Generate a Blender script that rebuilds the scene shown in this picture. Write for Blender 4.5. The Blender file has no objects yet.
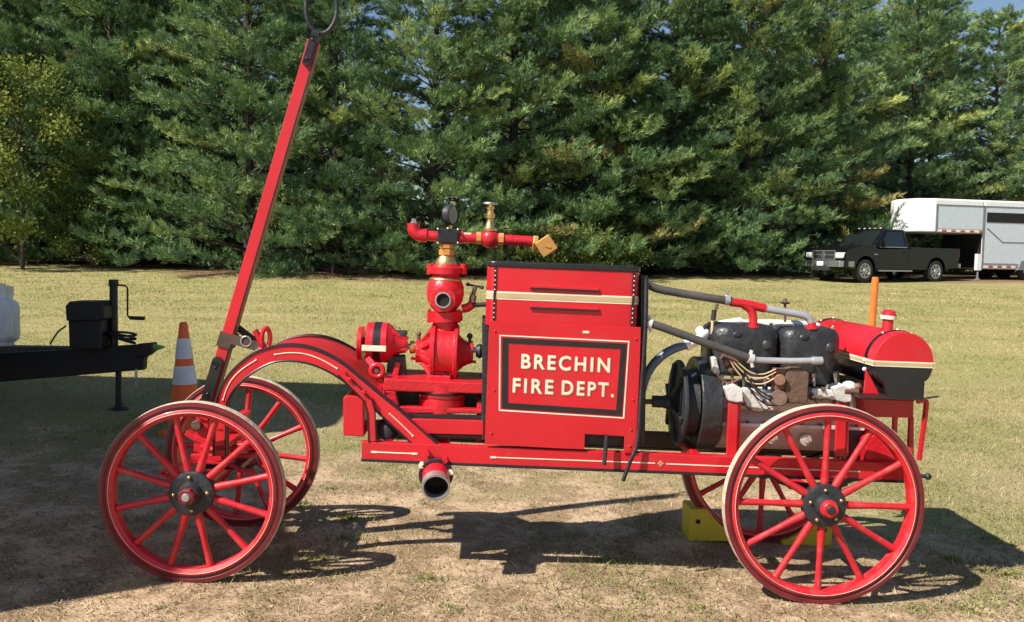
import bpy, bmesh, math, random
import numpy as np
from mathutils import Vector, Matrix, Euler, noise
R = math.radians
random.seed(7); rng = np.random.default_rng(7)
scene = bpy.context.scene
col = scene.collection

# ------------------------------------------------------------------ camera
FPX = 870.0
CAMZ = 1.64
PITCH, ROLL = R(3.7), R(1.0)
cd = bpy.data.cameras.new('camera'); cam = bpy.data.objects.new('camera', cd); col.objects.link(cam)
cd.sensor_width = 36; cd.lens = 36*FPX/1024; cd.clip_end = 3000; cd.clip_start = .05
CM = Matrix.Rotation(math.pi/2-PITCH, 3, 'X') @ Matrix.Rotation(ROLL, 3, 'Z')
cam.matrix_world = Matrix.Translation((0, 0, CAMZ)) @ CM.to_4x4()
scene.camera = cam
CO = Vector((0, 0, CAMZ))
def ray(px, py): return (CM @ Vector(((px-512)/FPX, -(py-311)/FPX, -1))).normalized()

# ------------------------------------------------------------------ terrain
def sm(a, b, t):
    t = min(1, max(0, (t-a)/(b-a))); return t*t*(3-2*t)
def g(x, y):
    tilt = (-.0276*max(-5, min(5, x))-.013)*(1-sm(6, 16, y))
    u = max(0, y-5); rise = .037*u*u/(u+3) if u < 31 else .037*31*31/34+.15*(1-math.exp(-(u-31)/30))
    n = .012*noise.noise(Vector((x*.9, y*.9, 0)))+.05*noise.noise(Vector((x*.12, y*.12, 3)))*sm(6, 14, y)
    return tilt+rise+n
def G(px, py, maxd=400):
    d = ray(px, py); t = 1.0
    while t < maxd:
        p = CO+d*t
        if p.z < g(p.x, p.y): break
        t += .02+t*.002
    return CO+d*t

# ------------------------------------------------------------------ materials
def newmat(name):
    m = bpy.data.materials.new(name); m.use_nodes = True
    return m, m.node_tree.nodes, m.node_tree.links, m.node_tree.nodes['Principled BSDF']
def paint(name, c, rough=.35, metal=0, coat=0, var=.12, nscale=6, bump=0, bscale=40, dirt=0, dirtc=(.25, .19, .13)):
    m, n, l, b = newmat(name)
    tc = n.new('ShaderNodeTexCoord'); nt = n.new('ShaderNodeTexNoise'); nt.inputs['Scale'].default_value = nscale
    nt.inputs['Detail'].default_value = 6; l.new(tc.outputs['Object'], nt.inputs['Vector'])
    rp = n.new('ShaderNodeValToRGB'); rp.color_ramp.elements[0].position = .3; rp.color_ramp.elements[1].position = .7
    rp.color_ramp.elements[0].color = tuple(x*(1-var) for x in c)+(1,); rp.color_ramp.elements[1].color = tuple(min(1, x*(1+var)) for x in c)+(1,)
    l.new(nt.outputs['Fac'], rp.inputs['Fac']); out = rp.outputs['Color']
    if dirt:
        n2 = n.new('ShaderNodeTexNoise'); n2.inputs['Scale'].default_value = nscale*2.3; n2.inputs['Detail'].default_value = 9
        l.new(tc.outputs['Object'], n2.inputs['Vector'])
        r2 = n.new('ShaderNodeValToRGB'); r2.color_ramp.elements[0].position = .62-dirt*.3; r2.color_ramp.elements[1].position = .78
        r2.color_ramp.elements[1].color = (dirt, dirt, dirt, 1)
        l.new(n2.outputs['Fac'], r2.inputs['Fac'])
        mx = n.new('ShaderNodeMixRGB'); l.new(r2.outputs['Color'], mx.inputs['Fac']); l.new(out, mx.inputs['Color1'])
        mx.inputs['Color2'].default_value = tuple(dirtc)+(1,); out = mx.outputs['Color']
    l.new(out, b.inputs['Base Color'])
    b.inputs['Roughness'].default_value = rough; b.inputs['Metallic'].default_value = metal
    mr = n.new('ShaderNodeMapRange'); mr.inputs['To Min'].default_value = max(.05, rough-.1); mr.inputs['To Max'].default_value = min(1, rough+.15)
    l.new(nt.outputs['Fac'], mr.inputs['Value']); l.new(mr.outputs['Result'], b.inputs['Roughness'])
    if coat: b.inputs['Coat Weight'].default_value = coat; b.inputs['Coat Roughness'].default_value = .12
    if bump:
        n3 = n.new('ShaderNodeTexNoise'); n3.inputs['Scale'].default_value = bscale; n3.inputs['Detail'].default_value = 5
        l.new(tc.outputs['Object'], n3.inputs['Vector'])
        bp = n.new('ShaderNodeBump'); bp.inputs['Strength'].default_value = bump; bp.inputs['Distance'].default_value = .01
        l.new(n3.outputs['Fac'], bp.inputs['Height']); l.new(bp.outputs['Normal'], b.inputs['Normal'])
    return m
M = {}
M['red'] = paint('red_paint', (.58, .009, .020), .42, coat=.22, var=.10, nscale=3, bump=.08, bscale=9, dirt=.26, dirtc=(.3, .1, .08))
M['sheetred'] = paint('red_sheet_metal', (.59, .009, .020), .34, coat=.3, var=.10, nscale=2.2, bump=.6, bscale=2.6, dirt=.26, dirtc=(.3, .09, .07))
M['redcast'] = paint('red_cast_paint', (.55, .009, .020), .38, coat=.32, var=.08, bump=.35, bscale=45, dirt=.18, dirtc=(.2, .05, .04))
M['wheelred'] = paint('wheel_red', (.56, .012, .022), .46, coat=.15, var=.12, nscale=8, bump=.10, bscale=14, dirt=.4, dirtc=(.36, .16, .12))
M['maroon'] = paint('dark_red_rim', (.17, .012, .018), .4, coat=.2, var=.25, nscale=9, dirt=.5, dirtc=(.05, .03, .03))
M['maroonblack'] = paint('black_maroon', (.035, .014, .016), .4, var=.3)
M['black'] = paint('black_paint', (.012, .012, .015), .35, coat=.2, dirt=.15, dirtc=(.08, .07, .06))
M['blackiron'] = paint('black_iron', (.022, .024, .028), .48, bump=.5, bscale=35, dirt=.3, dirtc=(.10, .09, .08))
M['enamel'] = paint('black_enamel', (.02, .021, .024), .42, coat=.12, bump=.9, bscale=22, dirt=.3, dirtc=(.10, .09, .085))
M['cream'] = paint('cream_paint', (.78, .72, .55), .5)
M['white'] = paint('white_paint', (.8, .8, .78), .45, dirt=.1)
M['gold'] = paint('gold_paint', (.52, .38, .2), .5)
M['brass'] = paint('brass', (.62, .42, .17), .35, metal=.85, bump=.2, dirt=.2, dirtc=(.2, .12, .05))
M['bronze'] = paint('orange_bronze', (.62, .31, .09), .45, metal=.35, bump=.2)
M['tyre'] = paint('tan_rubber', (.56, .48, .36), .85, var=.3, nscale=14, bump=.4, dirt=.5, dirtc=(.22, .17, .12))
M['steel'] = paint('steel', (.5, .5, .5), .4, metal=.8, bump=.1)
M['alu'] = paint('silver_pipe', (.5, .51, .53), .42, metal=.5, bump=.15, dirt=.2)
M['castalu'] = paint('cast_aluminium', (.72, .70, .66), .5, metal=.2, bump=.5, bscale=30, dirt=.45, dirtc=(.22, .17, .13))
M['sump'] = paint('sump_metal', (.52, .44, .41), .42, metal=.35, bump=.2, dirt=.3, dirtc=(.16, .1, .08))
M['hose'] = paint('grey_hose', (.075, .07, .065), .5, bump=.2, var=.2)
M['bluehose'] = paint('blue_grey_hose', (.09, .115, .16), .42, bump=.15)
M['rust'] = paint('rusty_brown', (.12, .072, .052), .6, bump=.6, dirt=.5, dirtc=(.24, .12, .07))
M['copper'] = paint('copper_brown', (.20, .10, .065), .5, metal=.3, bump=.3)
M['wire'] = paint('tan_cable', (.55, .40, .22), .6)
M['leather'] = paint('brown_leather', (.07, .04, .026), .6, bump=.4, var=.3)
M['wood'] = paint('bare_wood', (.26, .17, .09), .7, var=.3, nscale=12)
M['orange'] = paint('orange_plastic', (.85, .16, .02), .45)
M['coneorange'] = paint('cone_orange', (.85, .13, .03), .5, dirt=.2)
M['conewhite'] = paint('cone_white', (.62, .64, .72), .4, dirt=.15)
M['yellow'] = paint('yellow_plastic', (.62, .48, .03), .5, dirt=.3, dirtc=(.25, .2, .06))
M['trailerblack'] = paint('trailer_black', (.014, .014, .016), .5, dirt=.2, dirtc=(.05, .045, .04))
M['plasticblack'] = paint('plastic_black', (.016, .016, .018), .5, bump=.1)
M['propane'] = paint('propane_white', (.66, .68, .72), .4, dirt=.15)
M['truckblack'] = paint('truck_black', (.003, .003, .004), .28, coat=.0)
M['chrome'] = paint('chrome', (.42, .42, .43), .3, metal=.85, var=.03)
M['glassdark'] = paint('tinted_glass', (.012, .016, .016), .05, coat=.6)
M['lamp'] = paint('headlamp_glass', (.50, .50, .52), .15, coat=.5)
M['amber'] = paint('amber_lens', (.75, .45, .12), .25)
M['redlens'] = paint('red_lens', (.5, .02, .02), .3)
M['rubber'] = paint('black_rubber', (.02, .02, .02), .8)
M['trailerwhite'] = paint('trailer_white', (.78, .78, .77), .4, var=.04)
M['trailergrey'] = paint('trailer_aluminium', (.60, .65, .71), .42, metal=.15, var=.06)
M['trimgrey'] = paint('trim_grey', (.25, .27, .30), .4, metal=.5)
M['green'] = paint('green_plastic', (.18, .38, .06), .5)
M['hole'] = paint('dark_bore', (.01, .008, .008), .8)
M['bark'] = paint('bark', (.055, .042, .034), .9, var=.4, nscale=10, bump=.8, bscale=20)
M['boxwhite'] = paint('box_body_white', (.6, .6, .6), .4)

# ------------------------------------------------------------------ mesh builder
class MB:
    def __init__(s): s.v = []; s.f = []; s.m = []; s.s = []; s.mats = []
    def mi(s, mat):
        if mat not in s.mats: s.mats.append(mat)
        return s.mats.index(mat)
    def add(s, vs, fs, mat, smooth=False):
        o = len(s.v); s.v += [tuple(v) for v in vs]; k = s.mi(mat)
        for f in fs: s.f.append([o+i for i in f]); s.m.append(k); s.s.append(smooth)
    def prism(s, pts, y0, y1, mat):
        n = len(pts); a = sum(pts[i][0]*pts[(i+1) % n][1]-pts[(i+1) % n][0]*pts[i][1] for i in range(n))
        if a < 0: pts = pts[::-1]
        if y0 > y1: y0, y1 = y1, y0
        vs = [(x, y0, z) for x, z in pts]+[(x, y1, z) for x, z in pts]
        fs = [list(range(n)), list(range(2*n-1, n-1, -1))]+[[i, i+n, (i+1) % n+n, (i+1) % n] for i in range(n)]
        s.add(vs, fs, mat)
    def box(s, x0, x1, y0, y1, z0, z1, mat): s.prism([(x0, z0), (x1, z0), (x1, z1), (x0, z1)], y0, y1, mat)
    def obox(s, c, a, b, d, mat):
        c = Vector(c); a = Vector(a); b = Vector(b); d = Vector(d)
        vs = [c+a*i+b*j+d*k for i in (-1, 1) for j in (-1, 1) for k in (-1, 1)]
        s.add(vs, [[0, 1, 3, 2], [4, 6, 7, 5], [0, 4, 5, 1], [2, 3, 7, 6], [0, 2, 6, 4], [1, 5, 7, 3]], mat)
    def bar(s, p, q, w, d, up, mat):
        p = Vector(p); q = Vector(q); t = (q-p); L = t.length; t /= L
        u = Vector(up); u = (u-t*u.dot(t)).normalized(); v = t.cross(u)
        s.obox((p+q)/2, t*L/2, v*w/2, u*d/2, mat)
    def sweep(s, pts, rad, mat, n=12, caps=True, sx=1.0):
        pts = [Vector(p) for p in pts]; k = len(pts)
        rs = rad if isinstance(rad, (list, tuple)) else [rad]*k
        t0 = (pts[1]-pts[0]).normalized(); u = t0.orthogonal().normalized(); rings = []
        for i, p in enumerate(pts):
            t = (pts[min(i+1, k-1)]-pts[max(i-1, 0)]).normalized()
            u = (u-t*u.dot(t)).normalized(); w = t.cross(u)
            rings.append([p+(u*math.cos(a)+w*math.sin(a)*sx)*rs[i] for a in [2*math.pi*j/n for j in range(n)]])
        vs = [v for r_ in rings for v in r_]
        fs = [[i*n+j, i*n+(j+1) % n, (i+1)*n+(j+1) % n, (i+1)*n+j] for i in range(k-1) for j in range(n)]
        s.add(vs, fs, mat, True)
        if caps:
            s.add(rings[0], [list(range(n))[::-1]], mat); s.add(rings[-1], [list(range(n))], mat)
    def lathe(s, c, axis, prof, mat, n=32, smooth=True):
        c = Vector(c); t = Vector(axis).normalized(); u = t.orthogonal().normalized(); w = t.cross(u)
        if abs(u.z) < .99:
            zz = Vector((0, 0, 1)); q = zz-t*zz.dot(t)
            if q.length > .1: u = q.normalized(); w = t.cross(u)
        for i in range(len(prof)-1):
            (a, ra), (b, rb) = prof[i], prof[i+1]
            vs = []
            for (h, r_) in ((a, ra), (b, rb)):
                vs += [c+t*h+(u*math.cos(2*math.pi*(j+.5)/n)+w*math.sin(2*math.pi*(j+.5)/n))*max(r_, 1e-5) for j in range(n)]
            s.add(vs, [[j, (j+1) % n, n+(j+1) % n, n+j] for j in range(n)], mat, smooth)
    def cyl(s, p, q, r_, mat, n=24, r2=None):
        p = Vector(p); q = Vector(q); L = (q-p).length; r2 = r_ if r2 is None else r2
        s.lathe(p, q-p, [(0, 0), (0, r_), (L, r2), (L, 0)], mat, n)
    def ball(s, c, r_, mat, n=24, m=14, sc=(1, 1, 1)):
        c = Vector(c); vs = []; fs = []
        for i in range(m+1):
            a = math.pi*i/m
            for j in range(n):
                b = 2*math.pi*j/n; vs.append(c+Vector((math.sin(a)*math.cos(b)*sc[0], math.sin(a)*math.sin(b)*sc[1], math.cos(a)*sc[2]))*r_)
        for i in range(m):
            for j in range(n): fs.append([i*n+j, (i+1)*n+j, (i+1)*n+(j+1) % n, i*n+(j+1) % n])
        s.add(vs, fs, mat, True)
    def torus(s, c, axis, R_, r_, mat, n=40, m=10, a0=0, a1=2*math.pi, sc=(1, 1)):
        c = Vector(c); t = Vector(axis).normalized(); zz = Vector((0, 0, 1)); u = zz-t*zz.dot(t)
        u = u.normalized() if u.length > .1 else t.orthogonal().normalized(); w = t.cross(u)
        pts = [c+u*math.cos(a0+(a1-a0)*i/n)*R_*sc[0]+w*math.sin(a0+(a1-a0)*i/n)*R_*sc[1] for i in range(n+1)]
        s.sweep(pts, r_, mat, m, caps=False)
    def build(s, name, parent=None, bevel=0, loc=None, seg=2):
        me = bpy.data.meshes.new(name); me.from_pydata(s.v, [], s.f)
        for m_ in s.mats: me.materials.append(M[m_])
        me.polygons.foreach_set('material_index', s.m); me.polygons.foreach_set('use_smooth', s.s)
        me.update()
        bm = bmesh.new(); bm.from_mesh(me); bmesh.ops.remove_doubles(bm, verts=bm.verts, dist=2e-5)
        bmesh.ops.recalc_face_normals(bm, faces=bm.faces)
        for e in bm.edges:
            if len(e.link_faces) == 2 and e.calc_face_angle(0) > R(38): e.smooth = False
        bm.to_mesh(me); bm.free()
        o = bpy.data.objects.new(name, me); col.objects.link(o)
        if parent: o.parent = parent
        if loc is not None: o.location = loc
        if bevel:
            b = o.modifiers.new('bevel', 'BEVEL'); b.width = bevel; b.segments = seg; b.limit_method = 'ANGLE'; b.angle_limit = R(50)
            b.harden_normals = False
        return o
def curve(pts, k=6):
    P = [Vector(p) for p in pts]; P = [P[0]*2-P[1]]+P+[P[-1]*2-P[-2]]; out = []
    for i in range(1, len(P)-2):
        for j in range(k):
            t = j/k; a, b, c, d = P[i-1], P[i], P[i+1], P[i+2]
            out.append(.5*((2*b)+(c-a)*t+(2*a-5*b+4*c-d)*t*t+(3*b-a-3*c+d)*t**3))
    out.append(P[-2]); return out
def empty(name, loc=(0, 0, 0), rot=(0, 0, 0), parent=None):
    o = bpy.data.objects.new(name, None); col.objects.link(o); o.location = loc; o.rotation_euler = rot; o.empty_display_size = .1
    if parent: o.parent = parent
    return o
def tag(o, label=None, cat=None, group=None, kind=None):
    if label: o['label'] = label
    if cat: o['category'] = cat
    if group: o['group'] = group
    if kind: o['kind'] = kind
    return o
def copy_tree(o, parent=None):
    c = o.copy(); col.objects.link(c); c.parent = parent
    for ch in list(o.children): copy_tree(ch, c)
    return c

# ================================================================== FIRE ENGINE
YAW, TILT = R(1.8), R(1.3)
OW = Vector((0, 4.6, 0))
WR = Matrix.Rotation(YAW, 3, 'Z') @ Matrix.Rotation(TILT, 3, 'Y')
WRi = WR.transposed()
def P(px, py, lat):
    d = WRi @ ray(px, py); o = WRi @ (CO-OW); t = (lat-o.y)/d.y
    return o+d*t
def XZ(pts, lat): return [(p.x, p.z) for p in (P(a, b, lat) for a, b in pts)]
def PL(pts, lat): return [P(a, b, lat) for a, b in pts]
FE = empty('fire_engine', OW, WR.to_euler())
tag(FE, 'red antique fire engine with spoked wheels, raised drawbar and lettered side panel', 'fire engine')

# ---- wheels
def make_wheel(Ro, phase):
    m = MB()
    w = .029
    m.lathe((0, 0, 0), (0, 1, 0), [(-w-.002, Ro-.036), (-w-.006, Ro-.041), (-w-.009, Ro-.053), (-w+.002, Ro-.070), (w-.002, Ro-.070), (w+.009, Ro-.053), (w+.006, Ro-.041), (w+.002, Ro-.036)], 'wheelred', 96)
    m.lathe((0, 0, 0), (0, 1, 0), [(-w+.004, Ro-.002), (-w-.003, Ro-.004), (-w-.004, Ro-.022), (-w, Ro-.025), (-w-.001, Ro-.036)], 'maroon', 96)
    m.lathe((0, 0, 0), (0, 1, 0), [(w-.004, Ro-.002), (w+.003, Ro-.004), (w+.004, Ro-.022), (w, Ro-.025), (w+.001, Ro-.036)], 'maroon', 96)
    W = m.build('wheel', FE)
    for sg in (-1, 1):
        s = MB(); y = sg*(w+.0030)
        s.lathe((0, 0, 0), (0, 1, 0), [(y, Ro-.029), (y, Ro-.034)], 'black', 96, False)
        y = sg*(w+.0105)
        s.lathe((0, 0, 0), (0, 1, 0), [(y-.0010*sg, Ro-.0492), (y, Ro-.0503), (y-.0010*sg, Ro-.0514)], 'cream', 96, False)
        s.build('pinstripe', W)
    t = MB(); tw = .024
    t.lathe((0, 0, 0), (0, 1, 0), [(-w+.004, Ro-.004), (-w+.006, Ro), (0, Ro+.002), (w-.006, Ro), (w-.004, Ro-.004)], 'tyre', 96)
    t.build('tyre', W)
    for k in range(12):
        a = phase+k*math.pi/6; d = Vector((math.cos(a), 0, math.sin(a)))
        sp = MB(); pts = [d*.07, d*.13, d*(Ro*.5), d*(Ro-.10), d*(Ro-.062)]
        sp.sweep(pts, [.018, .020, .0148, .0165, .019], 'wheelred', 10, sx=1.0)
        sp.build('spoke', W)
    h = MB()
    h.lathe((0, 0, 0), (0, 1, 0), [(-.036, .0), (-.036, .062), (-.034, .098), (-.030, .106), (-.018, .108), (.018, .108), (.034, .100), (.036, .04), (.11, .036), (.11, 0)], 'blackiron', 48)
    h.lathe((0, 0, 0), (0, 1, 0), [(-.036, .058), (-.06, .052), (-.075, .047), (-.075, 0)], 'blackiron', 40)
    H = h.build('hub', W)
    c = MB()
    c.lathe((0, 0, 0), (0, 1, 0), [(-.072, .044), (-.098, .040), (-.104, .034), (-.104, .022), (-.101, .021)], 'maroon' if Ro < .47 else 'wheelred', 8 if Ro < .47 else 36, smooth=Ro > .47)
    c.lathe((0, 0, 0), (0, 1, 0), [(-.101, .022), (-.112, .017), (-.114, 0)], 'steel' if Ro < .47 else 'blackiron', 24)
    c.build('hub_cap', W)
    for k in range(5 if Ro > .47 else 4):
        a = R(95)+k*2*math.pi/(5 if Ro > .47 else 4)
        b = MB(); b.ball((math.cos(a)*.080, -.040, math.sin(a)*.080), .009, 'brass', 12, 8, (1, .9, 1)); b.build('hub_bolt', W)
    return W
LW = -.41
fc = P(191, 493.6, -.44); rc = P(825.3, 506.0, -.44)
w1 = make_wheel(.443, R(14)); w1.location = (fc.x, LW, fc.z)
w2 = copy_tree(w1, FE); w2.location = (fc.x, .46, fc.z); w2.rotation_euler = (0, R(9), math.pi)
w3 = make_wheel(.499, R(0)); w3.location = (rc.x, LW, rc.z)
w4 = copy_tree(w3, FE); w4.location = (rc.x, .51, rc.z); w4.rotation_euler = (0, R(0), math.pi)
for o in FE.children: pass
# ---- axles
for c_, nm in ((fc, 'front_axle'), (rc, 'rear_axle')):
    m = MB(); m.cyl((c_.x, LW+.03, c_.z), (c_.x, .48, c_.z), .02, 'wheelred'); m.box(c_.x-.022, c_.x+.022, -.28, .38, c_.z-.02, c_.z+.035, 'red')
    m.build(nm, FE, .004)

# ---- frame rails
LR = -.29
rail_px = [(361.5, 441.5), (470, 446.2), (580, 450.8), (725, 456.3), (912, 464), (912, 482.5), (725, 475), (580, 469.5), (470, 465), (361.5, 460.3)]
rail = XZ(rail_px, LR)
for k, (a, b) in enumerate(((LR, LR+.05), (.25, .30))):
    m = MB(); m.prism(rail, a, b, 'red' if k == 0 else 'maroonblack')  # far rail coloured near black to paint in the shade it sits in
    low = XZ([(361, 458.5), (470, 463.2), (580, 467.7), (725, 473.2), (912.5, 480.7), (912.5, 483.5), (725, 476.2), (580, 470.7), (470, 466.2), (361, 461.5)], LR)
    m.prism(low, a-.004, b+.002, 'black')
    o = m.build('frame_rail', FE, .004)
    if k == 0:
        s = MB()
        def stripe(pts, wpx, lat, mat, mb=s):
            for i in range(len(pts)-1):
                a_, b_ = P(*pts[i], lat), P(*pts[i+1], lat); mb.bar(a_, b_, wpx/FPX*4.3, .0012, (0, 1, 0), mat)
        stripe([(375, 452), (414, 453.6)], 1.3, LR-.0015, 'cream')
        stripe([(493, 457.3), (600, 461.2), (655, 463.2)], 1.1, LR-.0015, 'cream')
        stripe([(666, 463.8), (725, 466.2), (860, 471.7)], 1.1, LR-.0015, 'cream')
        for q in ((374, 452), (414.5, 453.7), (493, 457.3)):
            c0 = P(*q, LR-.002); s.obox(c0, (.014, 0, 0), (0, .0012, 0), (.0, 0, .005), 'cream')
        c0 = P(660.5, 463.5, LR-.002)
        for dx, dz in ((0, .009), (0, -.009), (.009, 0), (-.009, 0)):
            s.obox(c0+Vector((dx, 0, dz)), (.0035, 0, .0035), (0, .001, 0), (-.0035, 0, .0035), 'gold')
        s.build('pinstripe', o)
m = MB()
for px in (366, 520, 700, 905):
    x = P(px, 455, LR).x; z = P(px, 455, LR).z-.01*0; m.box(x-.02, x+.02, LR+.05, .25, z-.04, z-.005-.0, 'red')
m.build('cross_member', FE, .004)

# ---- gooseneck arches
outer = [(213.5, 456), (213.8, 425), (216.3, 402), (220.7, 387.8), (228.3, 375.4), (239, 364), (252.5, 353.8), (266.7, 348.3), (282.6, 345.1), (296, 345.2), (310.7, 348), (328.4, 355.2), (346, 366), (363.8, 380.8), (381.4, 395.5), (399, 409.6), (438.5, 445)]
inner = [(412.5, 444), (378.5, 413), (364, 399.5), (353, 389.3), (342.5, 380.4), (328.4, 371.6), (310.7, 364.2), (293, 361), (277.3, 361.7), (266.7, 364.8), (256, 370.6), (245.5, 378), (235.2, 388), (229.6, 397), (227, 404), (226, 425), (226, 456)]
LA = -.27
def smooth2(pts, k=4): return [(p.x, p.y) for p in curve([(a, b, 0) for a, b in pts], k)]
O2 = smooth2(outer[:-1])+[outer[-1]]; I2 = [inner[0]]+smooth2(inner[1:])
archpoly = XZ(O2+I2, LA)
for k, (a, b) in enumerate(((LA, LA+.035), (.24, .275))):
    if k == 1: O2 = smooth2(outer[6:-1])+[outer[-1]]; I2 = [inner[0]]+smooth2(inner[1:-6]); archpoly = XZ(O2+I2, LA)
    m = MB(); m.prism(archpoly, a, b, 'red'); o = m.build('gooseneck_arch', FE, .003)
    s = MB()
    for line in (O2, I2):
        pts = XZ(line, LA); y = a
        s.sweep([(x, a-.001, z) for x, z in pts], .0058, 'black', 6); s.sweep([(x, b+.001, z) for x, z in pts], .0058, 'black', 6)
    s.build('edge_trim', o)
    if k == 0:
        s = MB()
        def mid(t0, t1, src):
            pts = smooth2(src); return [Vector(P(x, y, LA-.001)) for x, y in pts]
        for src in ([(223, 400), (227, 388), (233, 378), (243, 368.5), (256, 360)], [(275, 354.5), (290, 352.8), (306, 354.2), (322, 360), (337, 368.5)], [(390, 414), (402, 425), (413, 436)]):
            s = MB(); s.sweep(mid(0, 0, src), .0028, 'cream', 6)
            for q in (src[0], src[-1]): s.ball(P(*q, LA-.001), .005, 'cream', 8, 6)
            s.build('pinstripe', o)
# fender sheet between the arches
cover = [(262, 350.3), (272, 346.8), (282.6, 345.1), (296, 345.2), (310.7, 348), (328.4, 355.2), (346, 366), (363.8, 380.8), (381.4, 395.5), (390, 402)]
top = XZ(smooth2(cover), LA); m = MB()
m.prism([(x, z+.0005) for x, z in top]+[(x, z-.006) for x, z in reversed(top)], LA+.037, .238, 'red'); m.build('curved_cover', FE)

# front box, braces
m = MB(); m.prism(XZ([(343, 398), (346.5, 395.5), (363.5, 396.5), (364, 437), (343, 435.5)], -.24), -.24, .12, 'red'); m.build('tool_box', FE, .006)
m = MB(); pts = [P(x, y, -.285) for x, y in ((342, 374), (354, 386), (368, 400), (371.5, 412), (372.5, 441))]
for a, b in zip(pts, pts[1:]): m.bar(a, b, .036, .012, (0, 1, 0), 'red')
m.sweep([p+Vector((-.018, -.007, -.004)) for p in pts], .004, 'black', 6); m.sweep([p+Vector((.018, -.007, .004)) for p in pts], .004, 'black', 6)  # black edge lines paint in the brace's shadow outline
B = m.build('side_brace', FE)
for q in ((350, 379), (364, 392)):
    b = MB(); c0 = P(*q, -.294); b.lathe(c0, (0, -1, 0), [(0, .012), (.008, .012), (.012, .008), (.012, 0)], 'redcast', 6, False); b.build('bolt', B)
m = MB(); c0 = P(389, 428, -.12); m.lathe(c0-Vector((0, 0, .06)), (0, 0, 1), [(0, 0), (0, .03), (.02, .055), (.075, .06), (.1, .045), (.12, .02), (.14, .02), (.14, 0)], 'blackiron'); m.cyl(c0-Vector((0, 0, .10)), c0-Vector((0, 0, .05)), .015, 'blackiron'); m.build('oil_reservoir', FE)

# ---- pump bed
LB = -.20
m = MB()
m.prism(XZ([(384, 378.6), (487, 383.4), (487, 394), (384, 391)], LB), LB, .2, 'redcast')
m.prism(XZ([(384, 391), (395, 391.3), (399, 407.5), (399, 413), (384, 400)], LB), LB, LB+.05, 'redcast')
m.prism(XZ([(399, 406.5), (487, 409.5), (487, 414), (404, 413.5)], LB), LB, LB+.05, 'redcast')
m.build('pump_bed', FE, .006)
m = MB(); a = P(441.5, 386, LB); b = P(441.5, 414, LB)
m.lathe((a.x, LB+.115, b.z), (0, 0, 1), [(0, 0), (0, .12), (a.z-b.z-.08, .12), (a.z-b.z-.078, .113), (a.z-b.z-.065, .113), (a.z-b.z-.063, .12), (a.z-b.z-.004, .12)], 'redcast', 40)
m.lathe((a.x, LB+.115, b.z+.028), (0, 0, 1), [(.062, .1215), (.076, .1215)], 'black', 40, False); m.build('bed_drum', FE)
for qa, qb in (((395, 389), (419, 408)), ((464, 391), (487, 410))):
    m = MB(); pa, pb = P(*qa, 0.02), P(*qb, 0.02); m.box(pa.x, pb.x, .02, .06, pb.z, pa.z, 'blackiron'); m.build('dark_backing', FE, .004)  # added dark plates that blacken the inside of the bed openings
m = MB(); m.prism(XZ([(398, 418.6), (487, 421), (487, 435), (414, 433.5)], -.24), -.24, -.19, 'red'); m.prism(XZ([(405, 414), (487, 416), (487, 421.3), (398, 418.8)], -.22), -.22, -.19, 'black')
m.prism(XZ([(414, 433.6), (487, 435.1), (487, 439), (420, 438)], -.22), -.22, -.18, 'black'); m.build('bed_rail', FE, .003)  # black strips paint in the dark gaps above and below the rail
m = MB(); m.prism(XZ([(400, 376.6), (487, 380.3), (487, 383.4), (400, 379)], -.02), -.02, .15, 'black'); m.build('tray', FE)
m = MB()
for px in (392, 480): 
    x = P(px, 400, -.1).x; m.box(x-.015, x+.015, -.17, .17, P(px, 440, -.1).z, P(px, 400, -.1).z, 'redcast')
m.build('bed_leg', FE, .004)

# ---- pump casing (axis along x)
sc = 4.6/FPX
c0 = P(445, 352.5, 0); cx, cz = c0.x, c0.z
m = MB(); ax = (1, 0, 0)
m.lathe((cx, 0, cz), ax, [(-.075, .0), (-.075, .145), (-.068, .152), (-.05, .152), (-.046, .138), (.046, .138), (.05, .152), (.066, .152), (.072, .145), (.072, 0)], 'redcast', 56)
m.lathe((cx, 0, cz), ax, [(-.135, .0), (-.135, .055), (-.125, .062), (-.105, .068), (-.09, .085), (-.073, .10)], 'redcast', 40)
m.lathe((cx, 0, cz), ax, [(.07, .10), (.095, .075), (.12, .06), (.15, .05), (.15, 0)], 'redcast', 40)
for k in range(8):
    a = k*math.pi/4+.3; d = Vector((0, math.cos(a), math.sin(a)))
    m.bar(Vector((cx-.12, 0, cz))+d*.06, Vector((cx-.07, 0, cz))+d*.13, .02, .02, d, 'redcast')
PC = m.build('pump_casing', FE, .002)
for k in range(12):
    a = k*math.pi/6; d = Vector((0, math.cos(a), math.sin(a)))
    b = MB(); b.lathe(Vector((cx-.077, 0, cz))+d*.125, (-1, 0, 0), [(0, .009), (.008, .009), (.008, 0)], 'redcast', 6, False); b.build('bolt', PC)
m = MB(); z0 = P(440, 383, LB).z
m.box(cx-.085, cx+.04, -.13, .13, z0+.0, z0+.028, 'redcast'); m.box(cx-.06, cx+.05, -.1, .1, z0+.025, cz-.08, 'redcast'); F = m.build('pump_foot', FE, .006)
for x in (cx-.06, cx+.015):
    b = MB(); b.lathe((x, -.11, z0+.028), (0, 0, 1), [(0, .012), (.010, .012), (.010, 0)], 'blackiron', 6, False); b.build('bolt', F)
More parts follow.
